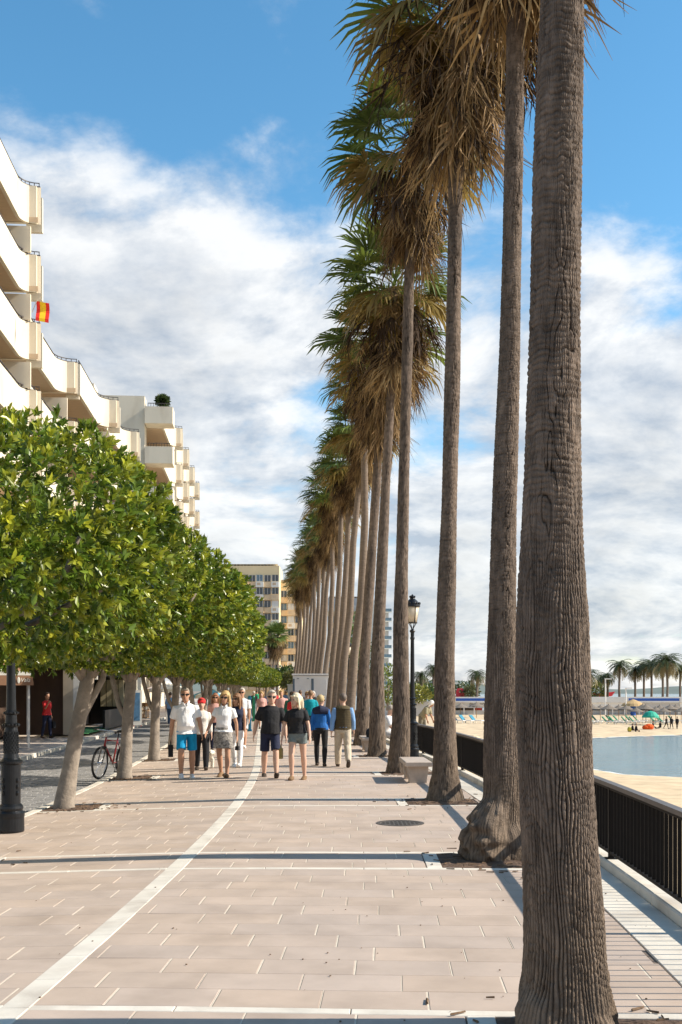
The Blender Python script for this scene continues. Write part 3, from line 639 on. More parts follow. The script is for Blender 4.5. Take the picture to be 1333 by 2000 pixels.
for i in range(22):
    s = BANDS[2 + i] if 2 + i < len(BANDS) else 5.2 + 5.8 * (1 + i); t = 6.9
    q = P(s, t, 0, True); root = empty('ficus_tree', q)
    k = (1, 0, 1, 2)[i] if i < 4 else (i % 3); v = (0, 0, 1, 2)[i] if i < 4 else i % 3
    link('trunk', FTR[v], root, (0, 0, 0), (0, 0, 0 if i < 4 else i * 1.7))
    c = link('crown', FIC[k], root, (0.15, 0, 3.26 if i < 3 else 3.4), (0, 0, i * 2.2)); sc = 1.0 if i < 4 else random.uniform(0.93, 1.04); c.scale = (sc, sc, sc * random.uniform(0.96, 1.02))
    tag(root, FL[i] if i < 4 else 'clipped ficus tree in the merging row along the road', 'tree', 'clipped ficus trees along the road')
for (xp, d, r_) in ((528, 128, 1.0), (541, 140, 0.95), (553, 150, 0.85)):      # the row bends in at its far end
    q = ((xp - CX - 22) * d / F_PX, d, -0.1); root = empty('ficus_tree', q); link('trunk', FTR[2], root)
    c = link('crown', FIC[2], root, (0, 0, 3.3), (0, 0, d)); c.scale = (r_,) * 3
    tag(root, 'small clipped tree at the far end of the road row', 'tree', 'clipped ficus trees along the road')
# ------------------------------------------------------------------ street lamps
m_black = M('lamp_iron', (0.007, 0.008, 0.010), 0.35, 0.3, 20, spec=0.4, bump=0.05, bscale=120)
m_lampg = M('lamp_glass', (0.80, 0.70, 0.55), 0.35, 0.08, 4, trans=0.35)
def lobes(mb, r, z, n, rr, h):
    for k in range(n):
        a = 2 * math.pi * k / n; mb.ell((r * math.cos(a), r * math.sin(a), z), (rr, rr, h), 6, 4)
lamp = empty('street_lamp', (0, 0, 0))
mb = MB(); mb.lathe([(0.165, 0), (0.168, 0.02), (0.165, 0.17), (0.17, 0.20), (0.172, 0.24), (0.145, 0.27), (0.155, 0.30), (0.15, 0.33), (0.12, 0.36)], 28); mb.build('base', m_black, lamp, smooth=False)
mb = MB(); mb.lathe([(0.12, 0.36), (0.123, 0.70), (0.125, 0.86), (0.15, 0.88), (0.152, 0.905), (0.115, 0.93), (0.10, 0.95)], 28)
for k in range(4):
    a = math.pi / 4 + k * math.pi / 2
    for z in (0.5, 0.58, 0.66): mb.ell((0.122 * math.cos(a), 0.122 * math.sin(a), z), (0.022, 0.022, 0.035), 6, 4)
mb.build('pedestal', m_black, lamp)
mb = MB(); mb.lathe([(0.10, 0.95), (0.092, 1.0), (0.084, 1.30), (0.078, 1.34), (0.095, 1.36), (0.098, 1.385), (0.075, 1.40), (0.07, 1.50), (0.09, 1.515), (0.088, 1.535), (0.064, 1.56)], 24)
for k in range(16):
    for z in range(9):
        a = 2 * math.pi * (k / 16 + z * 0.03); mb.ell((0.09 * math.cos(a), 0.09 * math.sin(a), 1.02 + z * 0.031), (0.010, 0.010, 0.017), 5, 3)
lobes(mb, 0.098, 1.37, 14, 0.017, 0.022); lobes(mb, 0.088, 1.525, 12, 0.015, 0.018); mb.build('ornate_shaft', m_black, lamp)
mb = MB(); mb.lathe([(0.064, 1.56), (0.060, 1.7), (0.045, 3.02), (0.058, 3.04), (0.058, 3.08), (0.045, 3.10), (0.048, 3.2), (0.075, 3.24), (0.06, 3.27), (0.03, 3.29)], 20); mb.build('shaft', m_black, lamp, smooth=False)
mb = MB()
for k in range(4):
    a = k * math.pi / 2 + math.pi / 4; c_, s_ = math.cos(a), math.sin(a)
    mb.tube([(0.02 * c_, 0.02 * s_, 3.28), (0.035 * c_, 0.035 * s_, 3.33), (0.09 * c_, 0.09 * s_, 3.42), (0.115 * c_, 0.115 * s_, 3.45)], 0.011, 6)
    mb.tube([(0.118 * c_, 0.118 * s_, 3.45), (0.185 * c_, 0.185 * s_, 3.86)], 0.010, 6)
mb.lathe([(0.118, 3.44), (0.128, 3.44), (0.128, 3.46), (0.118, 3.46)], 24); mb.build('lantern_frame', m_black, lamp)
mb = MB(); mb.lathe([(0.108, 3.46), (0.172, 3.855)], 24); mb.build('lantern_glass', m_lampg, lamp, smooth=True)
mb = MB(); mb.lathe([(0.19, 3.855), (0.20, 3.87), (0.195, 3.92), (0.175, 3.93), (0.165, 3.96), (0.12, 4.02), (0.07, 4.06), (0.06, 4.08), (0.075, 4.10), (0.05, 4.13), (0.012, 4.18)], 24)
lobes(mb, 0.192, 3.945, 14, 0.020, 0.034); lobes(mb, 0.07, 4.12, 7, 0.014, 0.03); mb.build('cap', m_black, lamp)
LP = [((22 - CX) * 13.85 / F_PX, 13.85, 'tall black cast iron lamp post partly hidden by ficus leaves'), ((806 - CX) * 27.4 / F_PX, 27.4, 'ornate black lamp post with lantern beside the stone bench and railing'), ((681 - CX) * 51.0 / F_PX, 51.0, 'distant black lamp post with lantern among the palm trunks')]
for i, (x, d, lab) in enumerate(LP):
    o = lamp if i == 0 else copy_tree(lamp); o.location = (x, d, -0.075 if i == 0 else 0.0); o.rotation_euler = (0, 0, 0.2 + i)
    if i == 2: o.scale = (1.0, 1.0, 0.98)
    tag(o, lab, 'lamp post', 'cast iron street lamps')
# ------------------------------------------------------------------ stone benches
m_bench = M('bench_stone', (0.46, 0.38, 0.31), 0.55, 0.12, 9, bump=0.05, spec=0.4, dirt=((0.33, 0.26, 0.21), 3, 0.4))
bench = empty('stone_bench', (0, 0, 0))
mb = MB()
def slab(mb, w, l, z0, z1, ch=0.012):
    mb.loft([[(sx * (w / 2 - c), sy * (l / 2 - c), z) for sx, sy in ((-1, -1), (1, -1), (1, 1), (-1, 1))] for z, c in ((z0, ch), (z0 + ch, 0), (z1 - ch, 0), (z1, ch))])
slab(mb, 0.50, 1.55, 0.315, 0.405); mb.build('seat', m_bench, bench)
for sy in (-1, 1):
    mb = MB(); mb.loft([[(sx * a, sy * 0.48 + ty * b, z) for sx, ty in ((-1, -1), (1, -1), (1, 1), (-1, 1))] for z, a, b in ((0.0, 0.16, 0.16), (0.06, 0.16, 0.16), (0.24, 0.19, 0.17), (0.315, 0.19, 0.17))]); mb.build('leg', m_bench, bench)
BENCH = [(1.43, 20.75, 'pale stone bench between two palms, lamp post behind it'), ((714 - CX) * 30.6 / F_PX + 0.12, 30.8, 'farther stone bench with a black bag on it')]
for i, (x, d, lab) in enumerate(BENCH):
    o = bench if i == 0 else copy_tree(bench); o.location = (x, d, 0); o.rotation_euler = (0, 0, yaw(d) * 0.6); tag(o, lab, 'bench', 'stone benches between the palms')
m_bag = M('bag_fabric', (0.012, 0.012, 0.014), 0.6, 0.3, 20)
bagm = MB(); bagm.loft([[(sx * a, sy * b, z) for sx, sy in ((-1, -1), (1, -1), (1, 1), (-1, 1))] for z, a, b in ((0, 0.11, 0.16), (0.12, 0.13, 0.18), (0.22, 0.10, 0.16), (0.25, 0.05, 0.12))]); bagm.tube([(0, -0.1, 0.24), (0, -0.05, 0.36), (0, 0.05, 0.36), (0, 0.1, 0.24)], 0.012, 6)
tag(bagm.build('shoulder_bag', m_bag, None, (BENCH[1][0] + 0.02, 30.5, 0.405)), 'small black bag resting on the farther stone bench', 'bag')
# ------------------------------------------------------------------ red bicycle by the second ficus
m_red = M('bike_red', (0.26, 0.012, 0.015), 0.3, 0.1, 10, coat=0.5); m_tyre = M('tyre', (0.012, 0.012, 0.012), 0.75, 0.2, 30); m_alu = M('alloy', (0.55, 0.56, 0.58), 0.3, 0.1, 20, metal=0.9); m_blk = M('black_plastic', (0.015, 0.015, 0.016), 0.45, 0.2, 20)
bk = empty('bicycle', (-4.82, 22.50, -0.085)); bk.rotation_euler = (0, R(5), R(-15))
def ringt(mb, c, rad, r, n=36, m=8, axis='x'):
    V = []; 
    for i in range(n):
        a = 2 * math.pi * i / n
        for j in range(m):
            b = 2 * math.pi * j / m; rr = rad + r * math.cos(b); V.append((c[0] + r * math.sin(b), c[1] + rr * math.cos(a), c[2] + rr * math.sin(a)))
    mb.add(V, [(i * m + j, ((i + 1) % n) * m + j, ((i + 1) % n) * m + (j + 1) % m, i * m + (j + 1) % m) for i in range(n) for j in range(m)])
def wheel(y):
    w = empty('wheel', (0, y, 0.34), 0, bk)
    mb = MB(); ringt(mb, (0, 0, 0), 0.318, 0.024); mb.build('tyre', m_tyre, w, smooth=True)
    mb = MB(); ringt(mb, (0, 0, 0), 0.290, 0.011, 36, 6); mb.build('rim', m_alu, w, smooth=True)
    mb = MB()
    for k in range(24):
        a = 2 * math.pi * k / 24; e = 0.03 if k % 2 else -0.03; mb.tube([(e, 0, 0), (0, 0.285 * math.cos(a), 0.285 * math.sin(a))], 0.0016, 4)
    mb.tube([(-0.05, 0, 0), (0.05, 0, 0)], 0.018, 8); mb.build('spokes', m_alu, w)
wheel(-0.53); wheel(0.53)
mb = MB(); hd, bb, st, rr = (0, -0.36, 0.80), (0, 0.05, 0.29), (0, 0.19, 0.82), (0, 0.53, 0.34)
for a, b, r in ((hd, (0, 0.17, 0.76), 0.017), ((0, -0.38, 0.70), bb, 0.021), (bb, st, 0.017), (bb, rr, 0.010), ((0, 0.17, 0.76), rr, 0.010), ((0, -0.34, 0.86), (0, -0.39, 0.67), 0.022)): mb.tube([a, b], r, 10)
mb.build('frame', m_red, bk, smooth=True)
mb = MB()
for e in (-0.05, 0.05): mb.tube([(e, -0.40, 0.66), (e, -0.53, 0.34)], 0.014, 8)
mb.tube([(-0.06, -0.40, 0.66), (0.06, -0.40, 0.66)], 0.016, 8); mb.build('fork', m_blk, bk)
mb = MB(); mb.tube([(0, -0.34, 0.86), (0, -0.36, 0.97)], 0.014, 8); mb.tube([(-0.30, -0.30, 1.0), (-0.15, -0.36, 1.0), (0.15, -0.36, 1.0), (0.30, -0.30, 1.0)], 0.012, 8); mb.build('handlebar', m_alu, bk)
for e in (-1, 1): mb = MB(); mb.tube([(e * 0.20, -0.33, 1.0), (e * 0.31, -0.30, 1.0)], 0.018, 8); mb.tube([(e * 0.2, -0.37, 0.99), (e * 0.28, -0.40, 0.97)], 0.006, 6); mb.build('grip', m_blk, bk)
mb = MB(); mb.tube([(0, 0.05, 0.93), (0, 0.15, 0.95), (0, 0.28, 0.955)], [(0.022, 0.02), (0.05, 0.025), (0.085, 0.03)], 10); mb.tube([st, (0, 0.21, 0.94)], 0.012, 8); mb.build('saddle', m_blk, bk)
mb = MB(); ringt(mb, (0.05, 0.05, 0.29), 0.085, 0.006, 24, 5); mb.tube([(0.07, 0.05, 0.29), (0.08, 0.0, 0.13)], 0.010, 6); mb.tube([(-0.07, 0.05, 0.29), (-0.08, 0.1, 0.45)], 0.010, 6); mb.build('crank', m_blk, bk)
for e, y, z in ((0.12, 0.0, 0.13), (-0.12, 0.1, 0.45)): mb = MB(); mb.box((e, y, z), (0.09, 0.07, 0.02)); mb.build('pedal', m_blk, bk)
tag(bk, 'red and black bicycle leaning on a pale ficus trunk', 'bicycle')
# ------------------------------------------------------------------ buildings
m_stucco = M('cream_stucco', (0.74, 0.66, 0.52), 0.85, 0.05, 0.6, bump=0.08, bscale=30, stretch=(1, 1, 0.35), dirt=((0.50, 0.41, 0.29), 0.8, 0.55))
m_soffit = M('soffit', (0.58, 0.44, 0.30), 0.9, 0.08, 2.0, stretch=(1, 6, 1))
m_glassd = M('window_glass', (0.03, 0.04, 0.05), 0.08, 0.3, 2, spec=0.8)
m_glassb = M('window_glass_blue', (0.10, 0.17, 0.22), 0.08, 0.3, 2, spec=0.8)
m_frame = M('window_frame', (0.62, 0.60, 0.56), 0.5, 0.05, 4)
m_tile = M('terrace_rail', (0.06, 0.05, 0.045), 0.5, 0.1, 5, metal=0.3)
m_panel = M('grey_panel', (0.42, 0.40, 0.37), 0.6, 0.06, 3)
m_greeng = M('green_glass', (0.28, 0.42, 0.36), 0.15, 0.1, 2, spec=0.7)
def sbox(mb, s0, s1, t0, t1, z0, z1):
    mb.hexa([P(s0, t0, z0), P(s0, t1, z0), P(s1, t1, z0), P(s1, t0, z0)], [P(s0, t0, z1), P(s0, t1, z1), P(s1, t1, z1), P(s1, t0, z1)]); return mb
def ease(f): f = max(0.0, min(1.0, f)); return f * f * (3 - 2 * f)
def window(parent, s0, s1, t, z0, z1, glass=None, n=2):
    f = empty('window', (0, 0, 0), 0, parent)
    mb = MB(); sbox(mb, s0, s1, t - 0.015, t + 0.02, z0, z1); mb.build('pane', glass or m_glassd, f)
    mb = MB(); w = 0.06
    sbox(mb, s0 - w, s0, t - 0.05, t + 0.02, z0 - w, z1 + w); sbox(mb, s1, s1 + w, t - 0.05, t + 0.02, z0 - w, z1 + w); sbox(mb, s0, s1, t - 0.05, t + 0.02, z0 - w, z0); sbox(mb, s0, s1, t - 0.05, t + 0.02, z1, z1 + w)
    for k in range(1, n): c = s0 + (s1 - s0) * k / n; sbox(mb, c - 0.03, c + 0.03, t - 0.045, t + 0.02, z0, z1)
    mb.build('frame', m_frame, f)
def wavy_block(name, units, floors, t_wall, depth, zroof, label, par_h=1.15, slab=0.55, zbase=0.0, box_front=False):
    """units: (s0, s1, t_in, t_out) each with a parapet that sweeps outwards at its far end; floors: parapet top heights"""
    root = empty(name, P(units[0][0], t_wall, 0)); off = Vector(root.location)
    inv = lambda o: setattr(o, 'location', -off) or o
    s0, s1 = units[0][0], units[-1][1]
    mb = MB(); sbox(mb, s0, s1 - 0.02, t_wall, t_wall + depth, zbase, zroof); inv(mb.build('wall', m_stucco, root))
    mb = MB(); sbox(mb, s0 + 0.2, s1 - 0.4, t_wall + 0.4, t_wall + depth - 0.3, zroof + 0.003, zroof + 0.35); inv(mb.build('roof', m_stucco, root))
    for (a, b, ti, to) in units:
        for zt in floors:
            rq = min(ti - to, 1.9); S = [a + (b - rq - a) * i / 8 for i in range(8)] + [b - rq + rq * math.sin(math.pi / 2 * i / 12) for i in range(13)]
            tt = [ti] * 8 + [ti - (ti - to) * (1 - math.cos(math.pi / 2 * i / 12)) for i in range(13)]; S[-1] = b; S[-2] = min(S[-2], b - 0.02)
            rings = []
            for s, t in zip(S, tt): rings.append([P(s, t, zt - par_h), P(s, t, zt), P(s, t + 0.16, zt), P(s, t + 0.16, zt - par_h)])
            bal = empty('balcony', (0, 0, 0), 0, root); bal.location = -off
            mb = MB(); mb.loft(rings); sbox(mb, b - 0.16, b, to + 0.165, t_wall - 0.01, zt - par_h, zt); mb.build('parapet', m_stucco, bal)
            mb = MB(); r2 = [[P(s, t + 0.10, zt - par_h + 0.03), P(s, t + 0.10, zt - par_h + 0.25), P(s, t_wall - 0.01, zt - par_h + 0.25), P(s, t_wall - 0.01, zt - par_h + 0.03)] for s, t in zip(S[:-1] + [b - 0.17], tt)]
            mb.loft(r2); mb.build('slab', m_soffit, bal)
            mb = MB(); mb.loft([[P(s, t + 0.03, zt + 0.002), P(s, t + 0.03, zt + 0.05), P(s, t + 0.13, zt + 0.05), P(s, t + 0.13, zt + 0.002)] for s, t in zip(S, tt)]); mb.build('coping', m_tile, bal)
            # fins at the far end
            mb = MB(); sbox(mb, b + 0.3, b + 0.5, to + 0.01, to + 0.7, zt - par_h - 0.2, zt - 0.3); mb.build('end_fin', m_stucco, bal)
            zf = zt - par_h + 0.3
            if zt < max(floors): part = MB(); sbox(part, b - 0.3, b - 0.165, (ti + to) / 2, t_wall - 0.005, zt + 0.06, zf + 2.5); part.build('side_screen', m_stucco, bal)
            if random.random() < 0.6:      # air-conditioning unit or blind box on the end wall
                acu = MB(); sbox(acu, b - 0.55, b - 0.31, t_wall - 1.0, t_wall - 0.3, zt + 0.25, zt + 0.75); acu.build('air_conditioner', m_frame, bal)
            if random.random() < 0.7: rlb = MB(); sbox(rlb, a + 0.6, b - 1.2, t_wall - 0.9, t_wall - 0.05, zf + 2.05, zf + 2.12); rlb.build('blind', random.choice([m_soffit, m_frame, m_panel]), bal)
            hr = MB(); hr.loft([[P(s, t + 0.06, zt + 0.16), P(s, t + 0.06, zt + 0.20), P(s, t + 0.10, zt + 0.20), P(s, t + 0.10, zt + 0.16)] for s, t in zip(S, tt)])
            for q in range(0, len(S), 2): sbox(hr, S[q] - 0.015, S[q] + 0.015, tt[q] + 0.065, tt[q] + 0.095, zt + 0.05, zt + 0.16)
            hr.build('handrail', m_tile, bal)
            w = (b - a - 1.0) / 3
            for k in range(3):
                if zf + 2.1 < zroof: q = window_off(root, off, a + 0.5 + k * w + 0.3, a + 0.5 + (k + 1) * w - 0.3, t_wall - 0.02, zf + 0.2, zf + 2.1)
    tag(root, label, 'building'); return root
def window_off(root, off, *a):
    n0 = set(root.children); window(root, *a)
    for c in root.children:
        if c not in n0: c.location = -off
A = wavy_block('apartment_block', [(20, 33.6, 14.6, 13.9), (34, 48, 14.55, 13.77)], [23.7, 20.7, 17.75, 14.8, 11.8, 8.8], 17.2, 9, 24.3, 'cream apartment block with sweeping curved balconies above the near ficus crowns', 1.62, 0.5)
Bk = wavy_block('apartment_block', [(49.5, 57.4, 14.8, 13.77), (57.6, 64.7, 13.7, 12.6), (65, 72.5, 13.4, 12.3)], [18.9, 15.8, 12.7, 9.6, 6.5], 16.4, 9, 19.0, 'lower cream apartment block with scooped balconies between two taller blocks', 1.62, 0.5)
Cb = wavy_block('apartment_block', [(86.0, 92, 11.9, 10.9), (92.4, 100, 11.9, 10.9), (100.4, 108, 11.9, 10.9), (108.4, 116, 11.9, 10.9)], [23.9, 20.8, 17.7, 14.6, 11.5, 8.4, 5.3], 14.6, 10, 24.2, 'cream stepped apartment block with a spiky plant on its roof terrace', 1.55, 0.5)
# camera-side end of the stepped block: box balconies beside a plain wall
off = Vector(Cb.location)
mb = MB(); sbox(mb, 84.6, 85.98, 13.3, 20, 0, 24.6); o = mb.build('end_wall', m_stucco, Cb); o.location = -off
for zt in (23.7, 20.6, 17.5, 14.4):
    mb = MB(); sbox(mb, 84.2, 85.9, 11.1, 13.25, zt - 1.3, zt); o = mb.build('box_balcony', m_stucco, Cb); o.location = -off
    mb = MB(); sbox(mb, 84.3, 84.34, 11.3, 13.0, zt + 0.25, zt + 0.3)
    for k in range(9): sbox(mb, 84.3, 84.33, 11.3 + k * 0.21, 11.33 + k * 0.21, zt, zt + 0.25)
    o = mb.build('balcony_rail', m_tile, Cb); o.location = -off
mb = MB(); sbox(mb, 86, 88, 17.4, 18.6, 24.5, 25.9); o = mb.build('chimney', m_stucco, Cb); o.location = -off
mb = MB(); sbox(mb, 87, 93, 14.9, 19.0, 24.57, 25.0); o = mb.build('roof_room', m_stucco, Cb); o.location = -off
pq = P(85.2, 12.0, 23.72); pl = empty('terrace_plant', pq); mb = MB(); mb.tube([(0, 0, 0), (0.03, 0, 0.55)], [0.09, 0.07], 8); mb.build('trunk', m_bark_far, pl)
C_, D_, U_, S_, K_ = [], [], [], [], []
for k in range(420):
    d_ = RNG.normal(size=3); d_ /= np.linalg.norm(d_); d_[2] = d_[2] * 0.8 + 0.15; C_.append([0.03, 0, 0.65]); D_.append(d_); U_.append(RNG.normal(size=3)); S_.append(RNG.uniform(0.45, 0.72)); K_.append(np.array([0.06, 0.09, 0.03]) * RNG.uniform(0.7, 1.4))
me = leaves_mesh('leaves', np.array(C_), np.array(D_), np.array(U_), np.array(S_), np.array(K_), m_leaf)
o = link('leaves', me, pl); tag(pl, 'spiky ball shaped plant on the roof terrace of the stepped block', 'plant')
# little flags on the near balconies
m_flag = M('spanish_flag', attr=True, rough=0.8, var=0.05)
fl = empty('flag', P(46.6, 13.86, 17.75)); mb = MB()
mb.tube([(0, 0, 0), (0.25, -0.1, 0.5)], 0.02, 6); mb.build('pole', m_frame, fl)
mb = MB()
for (f0, f1, c) in ((0, 0.28, (0.75, 0.03, 0.02)), (0.28, 0.72, (0.85, 0.55, 0.02)), (0.72, 1.0, (0.75, 0.03, 0.02))):
    mb.cur = c
    for k in range(6):
        u0, u1 = k / 6, (k + 1) / 6; w = lambda u: 0.08 * math.sin(u * 5)
        for e in (0, 0.012):
            mb.add([(0.2 + f0 * 0.55, -0.1 + w(u0) + e, 0.45 - u0 * 0.85 - f0 * 0.1), (0.2 + f1 * 0.55, -0.1 + w(u0) + e, 0.45 - u0 * 0.85 - f1 * 0.1), (0.2 + f1 * 0.55, -0.1 + w(u1) + e, 0.45 - u1 * 0.85 - f1 * 0.1), (0.2 + f0 * 0.55, -0.1 + w(u1) + e, 0.45 - u1 * 0.85 - f0 * 0.1)], [(0, 1, 2, 3)])
mb.build('cloth', m_flag, fl, cols=True); tag(fl, 'red and yellow flag hanging from a curved cream balcony', 'flag')
# ---- yellow flats at the end of the promenade
m_yel = M('yellow_stucco', (0.80, 0.63, 0.37), 0.85, 0.06, 0.3); m_yel2 = M('tan_stucco', (0.66, 0.50, 0.32), 0.85, 0.06, 0.3); m_wht = M('white_paint', (0.78, 0.75, 0.68), 0.7, 0.05, 0.5)
def flats(name, x0, x1, ytop, d, floors, cols, label, wall, yfl=25.0, blank=False):
    k = d / F_PX; X0, X1 = (x0 - CX) * k, (x1 - CX) * k; zt = CAM_H - (ytop - HORIZON) * k; fh = yfl * k
    root = empty(name, ((X0 + X1) / 2, d, 0)); w = X1 - X0; L = -w / 2
    mb = MB(); mb.box((0, 6, zt / 2), (w, 12, zt)); mb.build('wall', wall, root)
    mb = MB(); mb.box((0, 6, zt + 0.45), (w * 0.94, 10.5, 0.06));
    for i in range(18): mb.box((-w * 0.47 + w * 0.94 * i / 17, 0.78, zt + 0.22), (0.05, 0.05, 0.44))
    mb.build('roof_railing', m_frame, root)
    cw = w / cols
    for f in range(floors):
        z = zt - 2.4 - (f + 1) * fh + fh * 0.35
        if z < 0.5: break
        for c in range(cols):
            xc = L + (c + 0.5) * cw; bay = c % 2 == 1; y = -1.25 if bay else -0.6
            b = empty('bay', (xc, 0, z), 0, root)
            mb = MB(); mb.box((0, y / 2 - 0.005, 0.0), (cw * 0.98, -y, fh * 0.42)); mb.build('parapet', m_wht if bay and random.random() < 0.6 else m_yel2, b)
            if bay: mb = MB(); mb.box((-0.1 * cw, y - 0.01, 0.1), (cw * 0.45, 0.02, fh * 0.2)); mb.build('vent_grille', m_soffit, b)
            gl = random.choice([m_glassd, m_glassb, m_glassd, m_frame]); zc_ = fh * 0.50
            mb = MB(); mb.box((0, -0.10 if not bay else y * 0.7, zc_), (cw * 0.82, 0.06, fh * 0.50)); mb.build('window', gl, b)
            mb = MB()
            for q in (-0.41, 0, 0.41): mb.box((q * cw, -0.16 if not bay else y * 0.7 - 0.06, zc_), (0.09, 0.05, fh * 0.5))
            mb.build('mullion', m_frame, b)
    tag(root, label, 'building'); return root
flats('yellow_flats', 425, 546, 1105, 240, 9, 8, 'yellow apartment tower with projecting bays behind the far ficus trees', m_yel)
flats('yellow_flats', 548, 590, 1136, 246, 8, 3, 'lower yellow wing of flats touching the palm row', m_yel)
m_gry = M('grey_stucco', (0.46, 0.45, 0.44), 0.8, 0.06, 0.3)
flats('grey_flats', 640, 716, 1168, 300, 7, 6, 'grey apartment block behind the palm trunks', m_gry, 22)
k = 290 / F_PX; mb = MB(); z1 = CAM_H + (1347 - 1172) * k; mb.prism([((716 - CX) * k, 290), ((735 - CX) * k, 289), ((735 - CX) * k, 302), ((716 - CX) * k, 302)], 0, z1); tag(mb.build('blank_tower', m_wht), 'tall blank pale wall of a tower behind the palm trunks', 'building')
tw = empty('balcony_tower', ((752 - CX) * k, 296, 0)); mb = MB(); mb.box((0, 4, 12), (2.6, 8, 24.0)); mb.build('wall', m_gry, tw)
for f in range(9):
    bl = empty('balcony', (0.5, -0.7, 3 + f * 2.5), 0, tw); mb = MB(); mb.box((0, 0, 0), (3.2, 1.4, 0.18)); mb.build('slab', m_wht, bl); mb = MB(); mb.box((0, -0.65, 0.55), (3.1, 0.05, 0.85)); mb.build('glass_front', m_glassb, bl)
tag(tw, 'slim tower with stacked bluish balconies beside the blank wall', 'building')
# ---- white container kiosk on the promenade
m_cont = M('container_white', (0.72, 0.71, 0.70), 0.5, 0.04, 2); m_cdark = M('container_trim', (0.10, 0.14, 0.18), 0.5, 0.1, 3)
k = 61.5 / F_PX; ct = empty('container_cabin', ((607 - CX) * k, 61.5, 0)); mb = MB(); w = 69 * k; h = 2.6; mb.box((0, 2.5, h / 2 - 0.03), (w, 5, h - 0.06)); mb.build('body', m_cont, ct)
for i in range(22):
    x = -w / 2 + 0.12 + (w - 0.24) * i / 21
    if abs(x - 0.11) > 0.12: mb = MB(); mb.box((x, -0.012, h / 2), (0.045, 0.02, h - 0.5)); mb.build('rib', m_cont, ct)
mb = MB(); mb.box((0.11, -0.02, h / 2 - 0.1), (0.14, 0.03, h - 0.25)); mb.build('door_post', m_cdark, ct)
mb = MB(); mb.box((-w / 2 + 0.05, -0.02, h / 2 - 0.1), (0.11, 0.03, h - 0.25)); mb.build('corner_post', m_cdark, ct)
mb = MB(); mb.box((0, 2.48, h + 0.02), (w + 0.12, 5.12, 0.10)); mb.build('roof_edge', m_cont, ct)
for e in (-0.72, -0.15): mb = MB(); mb.box((e, -0.05, h - 0.22), (0.12, 0.06, 0.04)); mb.build('roof_hook', m_cdark, ct)
tag(ct, 'white ribbed container cabin standing between crowd and palm trunks', 'cabin')
mb = MB(); mb.box((0, 1.5, 1.0), (0.35, 3, 2.0)); mb.box((0, 1.5, 2.04), (0.45, 3.1, 0.07)); tag(mb.build('low_cabin', m_cont, None, ((568 - CX) * 64 / F_PX, 64, 0)), 'lower white cabin next to the container cabin', 'cabin')
# ------------------------------------------------------------------ shops under the flats
m_brown = M('brown_cladding', (0.075, 0.045, 0.03), 0.7, 0.15, 3, stretch=(1, 1, 0.2)); m_dark = M('dark_shopfront', (0.012, 0.011, 0.012), 0.4, 0.3, 3); m_beige = M('beige_pillar', (0.56, 0.47, 0.35), 0.8, 0.08, 2)
m_canvas = M('brown_canvas', (0.30, 0.16, 0.09), 0.85, 0.08, 4, trans=0.1); m_cream = M('cream_canvas', (0.80, 0.76, 0.66), 0.85, 0.05, 4); m_green = M('green_carpet', (0.07, 0.26, 0.09), 0.95, 0.1, 20); m_curt = M('cream_curtain', (0.62, 0.53, 0.33), 0.9, 0.12, 8, stretch=(6, 6, 0.3))
m_ochre = M('ochre_plaster', (0.62, 0.38, 0.12), 0.85, 0.1, 2); m_wood = M('cafe_wood', (0.30, 0.17, 0.07), 0.55, 0.2, 8); m_redc = M('red_canvas', (0.45, 0.06, 0.05), 0.8, 0.1, 4)
def wbox(mb, s0, s1, t0, t1, z0, z1): return sbox(mb, s0, s1, t0, t1, z0, z1)
# near shop with brown cladding, beige pillar and beam
sh = empty('brown_shop', P(40, 12.6, 0)); off = Vector(sh.location)
def prt(name, mat, par, boxes):
    mb = MB()
    for b in boxes: sbox(mb, *b)
    o = mb.build(name, mat, par); o.location = -Vector(par.location); return o
prt('wall', m_brown, sh, [(26, 42.6, 13.6, 14.2, 0.02, 3.0), (42.2, 42.6, 11.75, 13.6, 0.02, 2.9)])
prt('wall', m_stucco, sh, [(26, 48, 14.25, 17.0, 0.02, 9.0)])
prt('beam', m_wht, sh, [(36, 42.65, 11.5, 14.0, 2.62, 3.05)])
prt('pillar', m_beige, sh, [(42.0, 42.9, 11.35, 11.72, 0.02, 2.62)])
prt('pillar', m_wht, sh, [(42.0, 42.92, 11.10, 11.34, 0.02, 2.62)])
prt('roof_terrace', m_stucco, sh, [(26, 48, 13.4, 17, 3.06, 3.5)])
tag(sh, 'brown clad shopfront with pale beam and beige pillar behind a person in red', 'shop')
sg = empty('hanging_sign', P(43.2, 10.9, 2.45)); mb = MB(); mb.box((0, 0, 0), (0.62, 0.05, 0.60)); mb.build('frame', m_wht, sg); mb = MB(); mb.box((0, -0.03, 0), (0.52, 0.012, 0.50)); mb.build('board', m_curt, sg); mb = MB(); mb.tube([(0.3, 0, 0.3), (-0.6, 0, 0.42)], 0.015, 6); mb.build('bracket', m_dark, sg)
tag(sg, 'small white framed hanging sign beside the beige pillar', 'sign')
ds = empty('dark_shop', P(50, 12.6, 0)); 
prt('shopfront', m_dark, ds, [(44.5, 62, 12.9, 13.3, 0.02, 3.2), (44.2, 44.45, 11.3, 13.0, 0.02, 2.9)])
prt('canopy', m_dark, ds, [(46, 56, 10.95, 12.9, 2.35, 2.95)]); prt('low_wall', m_dark, ds, [(47.6, 56, 10.95, 11.05, 0.02, 0.85)])
prt('canopy_edge', m_wht, ds, [(46, 56, 10.85, 10.94, 2.86, 2.96)])
prt('shutter', m_dark, ds, [(55.6, 56, 10.9, 12.9, 0.02, 2.35)])
for k in range(4): prt('curtain', m_curt, ds, [(55.4, 55.55, 11.15 + k * 0.30, 11.41 + k * 0.30, 0.9, 2.25)])
